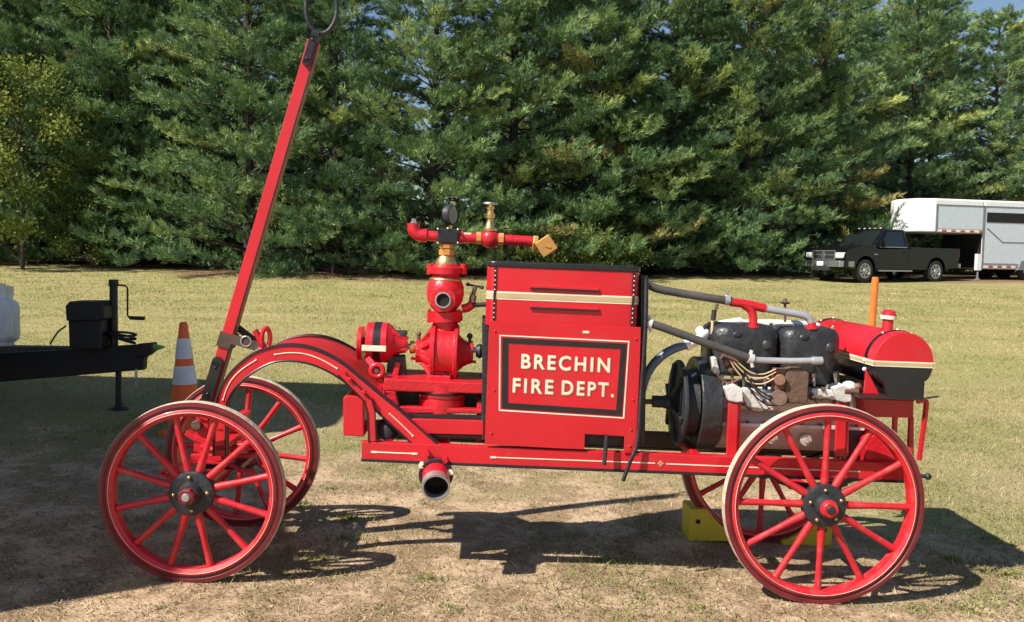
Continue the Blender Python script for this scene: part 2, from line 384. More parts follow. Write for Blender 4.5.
# vertical stack. helper: lathe in z between pixel rows
def stack(name, cxp, prof, lat, mat, n=36, parent=FE, rim=1):
    m = MB(); pr = []
    base = P(cxp[0], prof[0][0], lat)
    tp = P(cxp[1], prof[-1][0], lat)
    axis = (Vector((base.x, lat, base.z))-Vector((tp.x, lat, tp.z)))
    k = abs(base.z-tp.z)/abs(prof[-1][0]-prof[0][0])
    dpt = 4.6+lat
    pr = [((prof[0][0]-y)*k, r_/FPX*dpt) for y, r_ in prof]
    m.lathe(Vector((base.x, lat, base.z)), tp-base, pr, mat, n)
    return m.build(name, parent)
stack('discharge_neck', (446, 444.5), [(336, 12), (322, 12.5), (321, 17.5), (311.5, 17.5), (310.5, 11), (300, 11)], 0, 'redcast')
ob = stack('air_chamber', (445, 446), [(313, 8), (308, 13), (301, 17.5), (293, 18.8), (286, 18.2), (280, 15.5), (276, 13), (273.8, 13), (273.6, 17), (267.5, 17), (267, 14), (264, 12), (264, 0)], 0, 'redcast', 48)
for s_ in (-1, 1):
    b = MB(); c1 = P(447+s_*16.5, 269, 0); b.lathe(c1-Vector((0, 0, .028)), (0, 0, 1), [(0, 0), (0, .019), (.055, .019), (.055, 0)], 'redcast', 14); b.build('lug', ob)
    b = MB(); c1 = P(444+s_*15, 316, -.04); b.lathe(c1-Vector((0, 0, .035)), (0, 0, 1), [(0, 0), (0, .010), (.07, .010), (.07, 0)], 'redcast', 6, False); b.build('bolt', ob)
b = MB(); c1 = P(445.8, 279.5, 0); b.torus(c1, (0, 0, 1), .078, .009, 'brass', 36, 8); b.build('brass_ring', ob)
m = MB(); c1 = P(443.3, 299.8, -.09)
m.lathe(c1, (0, -1, 0), [(-.03, .08), (0, .066), (.022, .066), (.022, .0)], 'redcast', 8, False)
m.lathe(c1, (0, -1, 0), [(.02, .042), (.034, .041), (.034, .034), (.010, .034)], 'steel', 32); m.lathe(c1, (0, -1, 0), [(.0235, .034), (.0235, 0)], 'hole', 32)
m.build('outlet_port', FE)
stack('brass_dome', (446, 446.5), [(268, 10.5), (263, 10.5), (259, 9), (256, 6.5), (252, 6)], 0, 'brass')
m = stack('neck_nut', (446.6, 447), [(255, 6), (255, 8), (250, 8.2), (249, 6), (248, 7.5), (244, 7.5), (243, 5)], 0, 'bronze', 8)
# top manifold
m = MB(); a = P(437.5, 228, -.03); b = P(458.5, 244, -.03)
m.box(a.x, b.x, -.045, .045, b.z, a.z, 'black'); mf = m.build('manifold', FE, .008)
for q in ((438, 229), (458, 229.5), (438, 243), (458, 243), (448, 228.5)):
    b = MB(); c1 = P(*q, -.05); b.ball(c1, .007, 'steel', 8, 6); b.build('stud', mf)
LT = 0.
pr = .029
m = MB(); m.sweep(curve([P(438, 236.5, 0), P(426, 235.5, 0)], 3), .027, 'redcast', 18); m.cyl(P(427, 235.6, 0), P(422.5, 235.4, 0), .035, 'redcast', 24)
m.sweep(curve([P(423, 235.4, 0), P(418, 234.5, 0), P(414.3, 231, 0), P(413.6, 226, 0), P(413.6, 223.4, 0)], 5), [.033]*20+[.034], 'redcast', 18)
m.build('elbow_pipe', FE)
m = MB(); c1 = P(413.8, 223.6, 0); m.lathe(c1, (0, 0, 1), [(0, .018), (.010, .018), (.011, .012), (.026, .012), (.026, 0)], 'steel', 6, False); m.build('pipe_plug', FE)
m = MB(); m.cyl(P(458, 237.5, 0), P(483, 238.3, 0), .028, 'redcast', 20); m.cyl(P(460, 237.5, 0), P(463, 237.5, 0), .034, 'redcast', 20); m.obox(P(467.5, 233.5, -.012), (.02, 0, 0), (0, .01, 0), (0, 0, .0045), 'cream'); m.build('delivery_pipe', FE)
m = MB(); m.cyl(P(476.5, 238, 0), P(481, 238, 0), .035, 'bronze', 8); m.cyl(P(498.5, 239.3, 0), P(503.5, 239.5, 0), .036, 'bronze', 8); m.build('union_nut', FE)
m = MB(); m.ball(P(489.8, 238.6, 0), .05, 'redcast'); m.cyl(P(481, 238.3, 0), P(499, 239.2, 0), .033, 'redcast', 20); V = m.build('valve_body', FE)
o = stack('valve_bonnet', (490, 490.7), [(231, 7), (229, 7), (227, 5), (220, 3.2), (218, 3.2), (218, 4.6), (213.5, 4.6), (213, 3.2), (209, 3), (209, 4), (206.5, 4), (206, 1.5), (203, 1.5)], 0, 'brass', 10, FE)
m = MB(); c1 = P(490.5, 203.5, 0); m.torus(c1, (0, 0, 1), .036, .005, 'steel', 24, 6); m.bar(c1-Vector((.036, 0, 0)), c1+Vector((.036, 0, 0)), .006, .006, (0, 0, 1), 'steel'); m.bar(c1-Vector((0, .036, 0)), c1+Vector((0, .036, 0)), .006, .006, (0, 0, 1), 'steel'); m.build('hand_wheel', FE)
m = MB(); m.cyl(P(503, 239.6, 0), P(536, 241.6, 0), .027, 'redcast', 20); m.build('nozzle_pipe', FE)
m = MB(); c1 = P(536.5, 243, 0); c2 = P(545, 246, 0)
m.lathe(c1-Vector((.02, 0, 0)), (1, 0, -.1), [(0, 0), (0, .045), (.026, .045), (.026, 0)], 'bronze', 6, False)
m.obox(c2+Vector((.004, 0, 0)), (.036, 0, .026), (0, .045, 0), (-.026, 0, .036), 'bronze'); m.lathe(c2, (1, 0, -.35), [(0, .05), (.03, .05), (.04, .035), (.06, .03)], 'bronze', 6, False); m.build('nozzle_cap', FE, .004)
m = MB(); c1 = P(450.6, 215, 0); ga = Vector((.84, -.54, 0)).normalized()
m.lathe(c1-ga*.02, ga, [(0, 0), (0, .050), (.004, .055), (.036, .055), (.041, .051), (.041, .046)], 'blackiron', 32); m.lathe(c1-ga*.02, ga, [(.037, .047), (.037, 0)], 'glassdark', 32)
m.cyl(P(450.5, 229, 0), P(450.5, 224, 0), .011, 'brass', 8); m.cyl(P(453.4, 209, 0), P(454.5, 202, 0), .007, 'brass', 8); m.build('pressure_gauge', FE)
# drain valve
m = MB(); m.sweep([P(462, 309, 0), P(468, 307.5, 0), P(472, 304.5, 0)], .024, 'redcast', 14); m.cyl(P(470, 305, 0), P(475.5, 286.5, 0), .012, 'rust', 12); m.cyl(P(472, 302.5, 0), P(473.5, 295, 0), .02, 'rust', 8); m.cyl(P(472, 305, 0), P(488, 304.3, 0), .013, 'blackiron', 12)
m.bar(P(468, 284.5, 0), P(482, 287.3, 0), .012, .012, (0, 0, 1), 'blackiron'); m.ball(P(468, 284.5, 0), .011, 'blackiron', 10, 6); m.ball(P(482, 287.3, 0), .011, 'blackiron', 10, 6); m.build('drain_valve', FE)

# ---- governor drum left of pump (axis x)
c1 = P(378, 342.3, 0); dx = sc
m = MB(); m.lathe(c1, ax, [(-.056, 0), (-.056, .1), (-.052, .106), (.052, .106), (.056, .1), (.07, .095), (.09, .07), (.12, .055), (.15, .05), (.15, 0)], 'redcast', 48)
m.lathe(c1, ax, [(-.016, .1085), (.020, .1085)], 'black', 48, False); m.lathe(c1, ax, [(-.016, .105), (-.016, .1085)], 'black', 48, False); m.lathe(c1, ax, [(.02, .1085), (.02, .105)], 'black', 48, False)
D = m.build('gear_drum', FE)
b = MB(); c2 = P(373.5, 348.3, -.105); b.box(c2.x-.06, c2.x+.065, -.112, -.095, c2.z-.015, c2.z+.015, 'cream'); b.build('data_plate', D, .002)
m = MB(); c2 = P(361, 343, 0); m.lathe(c2, ax, [(-.013, 0), (-.013, .088), (.013, .088), (.013, 0)], 'redcast', 40); m.cyl(c2, c1, .03, 'black'); m.build('end_flange', FE, .003)
m = MB()
for dz in (-.05, .0, .05): m.bar(c1+Vector((.075, -.04, dz+.015)), c1+Vector((.16, -.03, dz*.5)), .022, .03, (0, 1, 0), 'redcast')
m.box(c1.x+.08, c1.x+.15, -.05, .05, c1.z+.04, c1.z+.065, 'blackiron'); m.build('gear_housing', FE, .004)
m = MB(); a = P(388, 356, -.05); b = P(405, 380, -.05); m.prism([(a.x, a.z), (b.x-.01, a.z), (b.x+.005, b.z), (a.x-.01, b.z)], -.05, .05, 'blackiron'); m.bar(P(398, 362, -.06), P(394.5, 379, -.06), .03, .01, (0, 1, 0), 'redcast'); m.build('drum_stand', FE, .004)
m = MB(); a = P(403, 346, 0); b = P(486, 350.5, 0)
m.cyl(a, b, .015, 'steel'); m.build('pump_shaft', FE)
m = MB(); m.lathe(P(410, 347, 0), ax, [(0, 0), (0, .032), (.015, .036), (.03, .030), (.034, .02), (.045, 0)], 'brass', 10); m.build('packing_gland', FE)
m = MB()
c2 = P(418.5, 351, 0); m.lathe(c2, ax, [(-.012, 0), (-.012, .062), (.012, .062), (.012, 0)], 'redcast', 12, False); m.cyl(P(418.5, 341, 0), P(418.8, 334.5, 0), .011, 'rust', 8); m.ball(P(418.8, 334, 0), .014, 'rust', 10, 6); m.cyl(P(411, 358, 0), P(424, 361, 0), .008, 'redcast', 8); m.build('gland_flange', FE)
m = MB()
c2 = P(470.5, 351, 0); m.lathe(c2, ax, [(-.01, 0), (-.01, .055), (.012, .055), (.012, 0)], 'redcast', 12, False); m.cyl(P(469.8, 345, -.02), P(469.8, 337, -.02), .009, 'blackiron', 8); m.ball(P(469.8, 336, -.02), .016, 'blackiron', 10, 6)
m.cyl(P(465, 361, -.02), P(476, 362, -.02), .008, 'rust', 8); m.lathe(P(476, 351, 0), ax, [(0, 0), (0, .03), (.02, .04), (.035, .03), (.05, .05), (.07, .05), (.07, 0)], 'blackiron', 20); m.build('shaft_coupling', FE)
m = MB(); c2 = P(377, 370.8, -.15); m.torus(c2, (0, -1, 0), .031, .014, 'redcast', 28, 10); m.cyl(c2+Vector((0, .02, 0)), c2-Vector((0, .01, 0)), .012, 'rust'); m.bar(c2+Vector((-.01, .01, -.0)), c2+Vector((.03, .01, -.09)), .03, .015, (0, 1, 0), 'redcast'); m.bar(c2+Vector((-.01, .0, .02)), c2+Vector((-.05, .02, .06)), .03, .03, (0, 1, 0), 'redcast'); m.build('eye_bracket', FE)

# ---- hood and lettered side panel
LH = -.285
def hoodpoly(): return XZ([(487.6, 266), (641, 273), (641, 327.5), (487.6, 320.5)], LH)
tl, tr, br, bl = [Vector((x, 0, z)) for x, z in hoodpoly()]
m = MB(); rr = .05; pts = []
x0, x1, yN, yF = tl.x, tr.x, LH, .285
def rrect(x0, x1, y0, y1, r_, n=5):
    o = []
    for cx_, cy_, a0 in ((x1-r_, y1-r_, 0), (x0+r_, y1-r_, 90), (x0+r_, y0+r_, 180), (x1-r_, y0+r_, 270)):
        for i in range(n+1): a = R(a0+90*i/n); o.append((cx_+r_*math.cos(a), cy_+r_*math.sin(a)))
    return o
def vprism(mb, poly, z0, z1, mat, smooth=True):
    n = len(poly); vs = [(x, y, z0) for x, y in poly]+[(x, y, z1) for x, y in poly]
    mb.add(vs, [[i, (i+1) % n, n+(i+1) % n, n+i] for i in range(n)], mat, smooth); mb.add(vs, [list(range(n))[::-1], list(range(n, 2*n))], mat)
zt = (tl.z+tr.z)/2; zb = (bl.z+br.z)/2-.02
vprism(m, rrect(x0, x1, yN, yF, rr), zb, zt, 'sheetred')
HD = m.build('hood', FE)
m = MB(); vprism(m, rrect(x0-.004, x1+.004, yN-.006, yF+.006, rr), zt, zt+.028, 'black'); m.build('hood_lid', FE, .006)
def hz(px, py): return P(px, py, LH).z
zs0, zs1 = hz(560, 301.6), hz(560, 293.6)
s = MB(); pol = rrect(x0-.0015, x1+.0015, yN-.0015, yF+.0015, rr); pol2 = rrect(x0-.003, x1+.003, yN-.003, yF+.003, rr)
n_ = len(pol)
def band(mb, pl, z0, z1, mat):
    n = len(pl); vs = [(x, y, z0) for x, y in pl]+[(x, y, z1) for x, y in pl]; mb.add(vs, [[i, (i+1) % n, n+(i+1) % n, n+i] for i in range(n)], mat, True)
band(s, pol, zs0, zs1, 'cream'); band(s, pol2, zs0+.008, zs1-.008, 'gold'); s.build('stripe', HD)
for py in (287.5, 307):
    b = MB(); a = P(530, py-1, LH); c = P(599, py+2.2, LH); b.bar(a+Vector((0, -.004, 0)), c+Vector((0, -.004, 0)), .014, .012, (0, 1, 0), 'red'); b.bar(a+Vector((0, -.006, -.008)), c+Vector((0, -.006, -.008)), .010, .011, (0, 1, 0), 'black'); b.build('louvre', HD, .002)
for px in (495.5, 634.5):
    b = MB(); a = P(px, 272, LH); x = a.x; b.box(x-.006, x+.006, LH-.005, LH+.01, zb+.02, zt-.002, 'black')
    for k in range(11):
        if k in (4, 5): continue
        b.ball((x, LH-.005, zb+.04+(zt-zb-.06)*k/10), .0035, 'cream', 8, 6)
    b.build('hinge_strip', HD)
# radiator core / inner body below the hood
m = MB(); m.prism(XZ([(482, 322), (641, 328.5), (640, 447), (482, 440)], -.24), -.24, .26, 'blackiron')
m.build('radiator_body', FE, .005)
m = MB(); a = P(488, 345, -.25); 
for y in (-.22, .2): m.cyl((a.x-.01, y, P(488, 440, -.25).z), (a.x-.01, y, P(488, 322, -.25).z), .012, 'blackiron', 10)
m.build('corner_post', FE)
LP = -.30
panel = [(489.3, 320.7), (641, 327.2), (640.2, 360), (636, 452.8), (624, 453.4), (624.4, 436.5), (585, 434), (584.5, 449.5), (560, 448.6), (484.8, 444.5)]
m = MB(); m.prism(XZ(panel, LP), LP, LP+.008, 'sheetred'); PN = m.build('side_panel', FE, .002)
# slightly wavy sheet lip along the bottom
def frame(mb, o4, i4, y0, y1, mat):
    o = XZ(o4, LP); i = XZ(i4, LP)
    for k in range(4): mb.prism([o[k], o[(k+1) % 4], i[(k+1) % 4], i[k]], y0, y1, mat)
s = MB(); frame(s, [(499.3, 334.8), (629.4, 341), (624.2, 418.6), (498.8, 410.8)], [(500.6, 336), (628.2, 342.2), (623, 417.4), (500, 409.6)], LP-.0015, LP, 'cream'); s.build('border_line', PN)
s = MB(); frame(s, [(502.2, 337.6), (626.8, 343.8), (621.6, 415.8), (501.7, 408.2)], [(508.4, 343.3), (620.6, 349), (616, 410), (507.8, 402.8)], LP-.002, LP, 'black'); s.build('border_frame', PN)
def lettering(txt, pL, pR, cap_px, parent, name='lettering'):
    a = P(*pL, LP-.003); b = P(*pR, LP-.003); width = (b-a).length; cap = cap_px/FPX*4.3
    for mat, dx_, dz_, dy_ in (('gold', .003, -.0035, .0008), ('cream', 0, 0, 0)):
        cu = bpy.data.curves.new('txt', 'FONT'); cu.body = txt; cu.size = 1; cu.offset = .019; cu.space_character = 1.28; cu.extrude = .004; cu.resolution_u = 4
        to = bpy.data.objects.new('txt', cu); col.objects.link(to); bpy.context.view_layer.update()
        me = bpy.data.meshes.new_from_object(to.evaluated_get(bpy.context.evaluated_depsgraph_get())); bpy.data.objects.remove(to)
        xs = [v.co.x for v in me.vertices]; ys = [v.co.y for v in me.vertices]; w0 = min(xs); w1_ = max(xs); y0 = min(ys); y1 = max(ys)
        dirv = (b-a).normalized()
        for v in me.vertices:
            u = (v.co.x-w0)/(w1_-w0)*width; h = (v.co.y-y0)/(y1-y0)*cap
            p = a+dirv*u+Vector((0, 0, 1))*h; v.co = (p.x+dx_, p.y+dy_-v.co.z*.1, p.z+dz_)
        me.materials.clear(); me.materials.append(M[mat])
        for p_ in me.polygons: p_.material_index = 0
        o = bpy.data.objects.new(name if mat == 'cream' else 'letter_shadow', me); col.objects.link(o); o.parent = parent
lettering('BRECHIN', (521, 368.3), (609.5, 372.6), 14.8, PN)
lettering('FIRE', (512.5, 392.2), (553, 394.2), 14.5, PN)
lettering('DEPT.', (561.5, 394.6), (613.5, 397.2), 14.5, PN)
for q in ((495, 331), (494, 390), (491, 433), (636, 339), (633, 400), (631, 430), (630, 446)):
    b = MB(); b.ball(P(*q, LP-.002), .006, 'red', 10, 6, (1, .7, 1)); b.build('rivet', PN)
b = MB(); c1 = P(586, 332.2, LP-.001); b.obox(c1, (.016, 0, 0), (0, .0015, 0), (0, 0, .006), 'cream'); b.build('maker_tag', PN, .001)

# levers
m = MB(); m.sweep(curve([P(646.5, 279, -.27), P(645.5, 330, -.3), P(641.5, 390, -.31), (P(638, 440, -.32)), P(630, 462, -.335), P(623, 481, -.34)], 5), .013, 'blackiron', 10, sx=.7); m.build('brake_lever', FE)
m = MB(); m.sweep([P(606.5, 436, -.33), P(605.5, 450, -.335), P(604, 465, -.34)], .011, 'blackiron', 10); m.cyl(P(607, 438, -.33), P(607, 438, -.2), .010, 'blackiron'); m.build('foot_pedal', FE)
m = MB(); m.prism(XZ([(641, 275), (648, 276), (647, 330), (645, 445), (640, 445)], -.25), -.25, .22, 'blackiron'); m.build('radiator_frame', FE, .004)

# ---- hoses and pipes
L1 = -.12; L2 = -.27
m = MB(); m.sweep(curve([P(646, 283, L1), P(655, 288, L1), P(668, 291, L1), P(697, 296, L1), P(726, 300.5, L1)], 5), .0215, 'hose', 16); m.build('upper_hose', FE)
m = MB(); c1 = P(727, 300, L1); c2 = P(731, 301.5, L1); m.cyl(c1-Vector((.012, 0, 0)), c1+Vector((.012, 0, 0)), .027, 'alu', 20); m.cyl(c1+Vector((0, 0, .02)), c1+Vector((0, 0, .045)), .008, 'steel', 8); m.cyl(c1, c2, .023, 'hose'); m.build('hose_clamp', FE)
m = MB(); m.sweep(curve([P(731, 302, L1), P(748, 304.5, L1), P(765, 308.5, L1)], 4), .023, 'redcast', 18)
m.sweep(curve([P(744, 305, L1), P(750, 309, L1), P(753, 316, L1), P(753, 326, L1)], 5), .0215, 'redcast', 18)
m.lathe(P(753, 327.5, L1), (0, 0, 1), [(0, 0), (0, .037), (.012, .037), (.012, .02)], 'redcast', 24); m.build('water_tee', FE)
m = MB(); m.sweep(curve([P(764, 308.3, L1), P(785, 312, L1), P(800, 314.5, L1), P(808, 317.5, L1), P(811.5, 323, L1)], 6), .019, 'alu', 16); m.build('outlet_pipe', FE)
m = MB(); m.lathe(P(811.5, 329, L1), (0, 0, 1), [(0, 0), (0, .036), (.012, .036), (.013, .023), (.035, .021), (.035, 0)], 'redcast', 24); m.build('pipe_flange', FE)
m = MB(); m.sweep([P(645, 322, L2), P(660, 326.5, L2), P(700, 341, L2), P(750, 358.5, L2)], .0205, 'hose', 16); m.build('lower_hose', FE)
m = MB()
for q in ((649, 323.3), (750.5, 358.5)):
    c1 = P(*q, L2); m.cyl(c1-Vector((.012, 0, -.004)), c1+Vector((.012, 0, -.004)), .026, 'castalu', 20); m.cyl(c1+Vector((0, 0, .02)), c1+Vector((0.004, 0, .042)), .009, 'castalu', 8); m.cyl(c1+Vector((.004, -.01, -.02)), c1+Vector((0.01, -.01, -.042)), .009, 'castalu', 8)
m.build('hose_clamp', FE)
m = MB(); m.sweep([P(751, 358.8, L2), P(758, 360, L2), P(790, 361, L2), P(818, 360.5, L2)], .0155, 'alu', 16); m.cyl(P(812, 360.6, L2), P(822, 360.6, L2), .02, 'alu'); m.ball(P(822, 360.6, L2), .013, 'rust', 10, 8); m.cyl(P(818, 360.5, L2), P(819, 360.5, -.14), .019, 'alu'); m.build('inlet_pipe', FE)
m = MB(); L3 = -.2; m.sweep(curve([P(640, 398, L3), P(645, 379, L3), P(652, 366, L3), P(663, 355, L3), P(676, 348, L3), P(690, 343.5, L3)], 5), .023, 'bluehose', 16); m.build('curved_hose', FE)
m = MB(); m.sweep(curve([P(686, 345.5, L3), P(697, 340, L3+.03), P(709, 332, .0), P(718, 326, .05), P(740, 322, .1)], 5), .026, 'white', 16); m.cyl(P(686, 345.5, L3), P(689.5, 343.8, L3), .03, 'white', 20); m.ball(P(700, 331, -.05), .025, 'white', 12, 8); m.build('water_fitting', FE)
m = MB(); m.sweep([P(712, 334, -.1), P(713, 316, -.1), P(718, 304, -.1)], .008, 'wire', 8); m.cyl(P(713, 320, -.1), P(714.5, 310, -.1), .013, 'blackiron', 10); m.build('priming_cup', FE)
# ---- flywheel and clutch (axis x)
fw = P(698, 403, 0)
m = MB(); m.lathe((fw.x, 0, fw.z), ax, [(-.028, .20), (-.035, .235), (-.035, .246), (-.03, .25), (.065, .25), (.07, .243), (.07, 0)], 'enamel', 64)
m.lathe((fw.x, 0, fw.z), ax, [(-.028, .2), (-.012, .17), (-.012, .0)], 'blackiron', 64)
FW = m.build('flywheel', FE)
for k in range(9):
    a = k*2*math.pi/9; d = Vector((0, math.cos(a), math.sin(a)))
    b = MB(); b.cyl(Vector((fw.x-.012, 0, fw.z))+d*.11, Vector((fw.x-.04, 0, fw.z))+d*.11, .014, 'rust', 6); b.build('clutch_pin', FW)
m = MB(); hp = P(671, 402, 0); m.lathe((hp.x, 0, hp.z), ax, [(-.045, 0), (-.045, .033), (-.01, .042), (.0, .075), (.012, .12), (.022, .19), (.024, .222), (.03, .228), (.046, .228), (.05, .19), (.06, .08), (.09, .07), (.12, 0)], 'blackiron', 48)
for k in range(6):
    a = k*math.pi/3+.3; d = Vector((0, math.cos(a), math.sin(a))); m.bar(Vector((hp.x-.005, 0, hp.z))+d*.05, Vector((hp.x+.016, 0, hp.z))+d*.21, .025, .018, (1, 0, 0), 'blackiron')
m.lathe((hp.x, 0, hp.z), ax, [(.04, .17), (fw.x-hp.x-.03, .18)], 'blackiron', 40)
m.build('clutch_spider', FE, .004)
m = MB(); a = P(640, 401.5, 0); m.cyl(a, (hp.x, 0, hp.z), .014, 'rust'); m.cyl((hp.x-.1, 0, hp.z), (hp.x-.04, 0, hp.z), .032, 'blackiron'); m.build('drive_shaft', FE)
# ---- engine
LE = -.17
m = MB(); a = P(722, 412, LE); b = P(862, 449, LE); ca = (a.z+b.z)/2
m.lathe((a.x-.005, 0, P(722, 424, LE).z), ax, [(0, 0), (0, .13), (.02, .155), (b.x-a.x-.02, .155), (b.x-a.x, .13), (b.x-a.x, 0)], 'sump', 48); m.box(a.x-.0, b.x, LE-.012, LE+.05, P(722, 424, LE).z-.006, P(722, 424, LE).z+.010, 'castalu'); ES = m.build('engine_sump', FE)
for k in range(8):
    bb = MB(); xx = a.x+.04+k*(b.x-a.x-.08)/7; bb.lathe((xx, LE-.004, P(722, 424, LE).z+.010), (0, 0, 1), [(0, .010), (.010, .010), (.010, 0)], 'rust', 6, False); bb.build('flange_bolt', ES)
for q in ((772, 438), (806, 440)):
    bb = MB(); c9 = P(*q, LE); bb.lathe(c9+Vector((0, .012, 0)), (0, -1, 0), [(0, .03), (.014, .03), (.014, .014), (.024, .014), (.024, 0)], 'sump', 16, False); bb.build('inspection_plug', ES)
m = MB(); a = P(722, 388, LE); b = P(858, 414, LE)
m.prism([(a.x, b.z), (b.x, b.z-.01), (b.x, a.z+.01), (a.x+.3, a.z-.0), (a.x+.26, a.z+.01), (a.x, a.z)], LE+.02, .17, 'castalu')
m.obox(P(756, 398, LE-.01), (.085, 0, -.01), (0, .04, 0), (0, 0, .05), 'castalu'); m.obox(P(828, 394, LE-.01), (.1, 0, 0), (0, .035, 0), (0, 0, .03), 'castalu')
m.prism(XZ([(711, 357), (717, 357), (724, 386), (716, 390)], LE), LE, LE+.06, 'castalu'); m.build('crankcase', FE, .01, seg=3)
def jug(pxl, pxr, pyt, pyb, name):
    a = P(pxl, pyt, LE); b = P(pxr, pyb, LE); w = b.x-a.x; m = MB(); cxm = (a.x+b.x)/2
    zt_, zb_ = a.z, b.z; N = 12
    pts = rrect(a.x, b.x, LE, .15, w*.27, 6)
    lay = [(0, .93), (.02, 1), (.62, 1.0), (.80, .995), (.91, .95), (.975, .84), (1.0, .66)]
    rings = []
    for t, s_ in lay: rings.append([(cxm+(x-cxm)*s_, y*s_-.01*(1-s_), zb_+(zt_-zb_)*t) for x, y in pts])
    n = len(pts); vs = [v for r_ in rings for v in r_]
    m.add(vs, [[i*n+j, i*n+(j+1) % n, (i+1)*n+(j+1) % n, (i+1)*n+j] for i in range(len(lay)-1) for j in range(n)]+[list(range((len(lay)-1)*n, len(lay)*n))], 'enamel', True)
    m.ball((cxm-w*.15, LE+.004, zt_-.05), .022, 'enamel', 14, 8, (1.2, .5, .8)); m.ball((cxm+w*.28, LE+.004, zt_-.10), .03, 'enamel', 14, 8, (1, .5, 1)); m.lathe((cxm-w*.1, LE, zb_+.09), (0, -1, 0), [(0, .045), (.012, .042), (.016, .035), (.016, 0)], 'enamel', 24)
    return m.build(name, FE)
for args in ((713.5, 781, 324, 378), (783, 842.5, 327, 386)):
    J = jug(*args, 'cylinder_block')
    for k in range(3):
        px = args[0]+10+k*(args[1]-args[0]-20)/2; b = MB(); c1 = P(px, args[2]+6, -.05); b.lathe(c1-Vector((0, 0, .02)), (0, 0, 1), [(0, .017), (.03, .017), (.034, .010), (.052, .010), (.054, .006), (.062, 0)], 'brass' if k != 1 else 'steel', 6, False); b.build('priming_plug', J)
m = MB(); m.sweep([P(735, 325, .13), P(770, 324.5, .13), P(800, 326, .13), P(818, 328, .13)], .03, 'castalu', 14); m.build('exhaust_manifold', FE)
m = MB(); m.cyl(P(785, 322, .05), P(785, 303, .05), .007, 'rust', 8); m.lathe(P(785, 304, .05), (0, 0, 1), [(0, 0), (0, .02), (.01, .03), (.016, .012), (.03, .01), (.03, 0)], 'rust', 12); m.build('oiler_cap', FE)
# engine mounting brackets & posts
for px in (734, 842.5):
    m = MB(); m.prism(XZ([(px-5.5, 403), (px+4.5, 403.4), (px+2.5, 457), (px-7.5, 456.5)], -.25), -.25, -.235, 'red'); m.prism(XZ([(px+4.5, 403.4), (px+8, 404), (px+7, 457), (px+2.5, 457)], -.25), -.238, -.17, 'red')
    m.build('engine_post', FE, .003)
    m = MB(); c1 = P(px+2, 394, -.25); m.prism(XZ([(px-9, 388), (px+1, 384.5), (px+9, 389), (px+9.5, 402), (px+3, 402.8), (px-5, 401)], -.26), -.26, -.12, 'castalu'); 
    m.lathe(P(px+2, 387, -.19), (0, 0, 1), [(0, 0), (0, .013), (.018, .013), (.018, 0)], 'rust', 6, False); m.build('mount_foot', FE, .006)
for k in range(6):
    px = 722+k*21.5+(6 if k > 2 else 0); m = MB(); m.cyl(P(px, 374, -.19), P(px, 394, -.19), .007, 'steel', 8); m.cyl(P(px, 386, -.19), P(px, 393, -.19), .014, 'blackiron', 10); m.cyl(P(px, 374, -.19), P(px, 377, -.19), .012, 'rust', 6); m.build('valve_lifter', FE)
for src in ([(742, 396), (748, 408), (760, 411), (772, 407)], [(812, 393), (818, 404), (830, 405), (838, 398)], [(716, 372), (722, 380), (730, 383), (740, 379)]):
    m = MB(); m.sweep(curve([P(x, y, -.215) for x, y in src], 5), .006, 'copper', 8); m.build('oil_line', FE)
for q in ((752, 392), (764, 401), (823, 389), (836, 396), (744, 404), (848, 403)):
    m = MB(); c9 = P(*q, -.215); m.lathe(c9+Vector((0, .02, 0)), (0, -1, 0), [(0, .012), (.026, .012), (.026, .006), (.034, .006), (.034, 0)], 'rust', 6, False); m.build('casting_bolt', FE)
# magneto
m = MB(); a = P(787, 368, -.26); b = P(807.5, 404, -.26)
arc = [(a.x, b.z)]+[(a.x, a.z-.03), (a.x+.012, a.z-.008), (a.x+.035, a.z), (b.x-.035, a.z), (b.x-.012, a.z-.008), (b.x, a.z-.03)]+[(b.x, b.z)]
m.prism(arc, -.26, -.17, 'rust'); MG = m.build('magneto', FE, .006)
m = MB(); a = P(774.5, 369, -.25); b = P(788, 391, -.25); m.box(a.x+.01, b.x, -.245, -.18, b.z, a.z, 'copper'); m.cyl(P(780, 380, -.25), P(780, 380, -.275), .03, 'copper', 20); m.cyl(P(779, 398, -.2), P(779, 398, -.26), .042, 'rust', 20); m.cyl(P(769, 399, -.23), P(790, 399, -.23), .015, 'blackiron', 12); m.build('distributor', FE, .005)
k = 0
for (mat, src) in (('wire', [(730, 360), (736, 370), (747, 381), (762, 384), (777, 377)]), ('wire', [(733, 361), (740, 369), (750, 377), (763, 378), (776, 372)]), ('wire', [(736, 360), (742, 366), (752, 373), (764, 374), (776, 369)]), ('black', [(738, 358), (746, 362), (757, 372), (768, 373), (776, 370)]),
                   ('black', [(741, 374), (748, 386), (757, 398), (768, 405), (777, 405)]), ('black', [(744, 372), (752, 384), (761, 395), (771, 401)]), ('black', [(751, 378), (757, 388), (765, 394), (772, 397)])):
    m = MB(); m.sweep(curve([P(x, y, -.255-.004*(k % 3)) for x, y in src], 5), .0042, mat, 6); m.build('ignition_wire', FE); k += 1
m = MB(); m.cyl(P(729, 350, -.2), P(733, 385, -.2), .008, 'rust', 8); m.ball(P(727, 362, -.22), .022, 'copper', 12, 8); m.ball(P(731, 369, -.22), .02, 'rust', 12, 8); m.cyl(P(722, 356, -.2), P(735, 362, -.2), .02, 'rust', 10); m.build('spark_lead_block', FE)
m = MB(); m.cyl(P(808, 397, -.22), P(836, 399, -.22), .009, 'rust', 8)
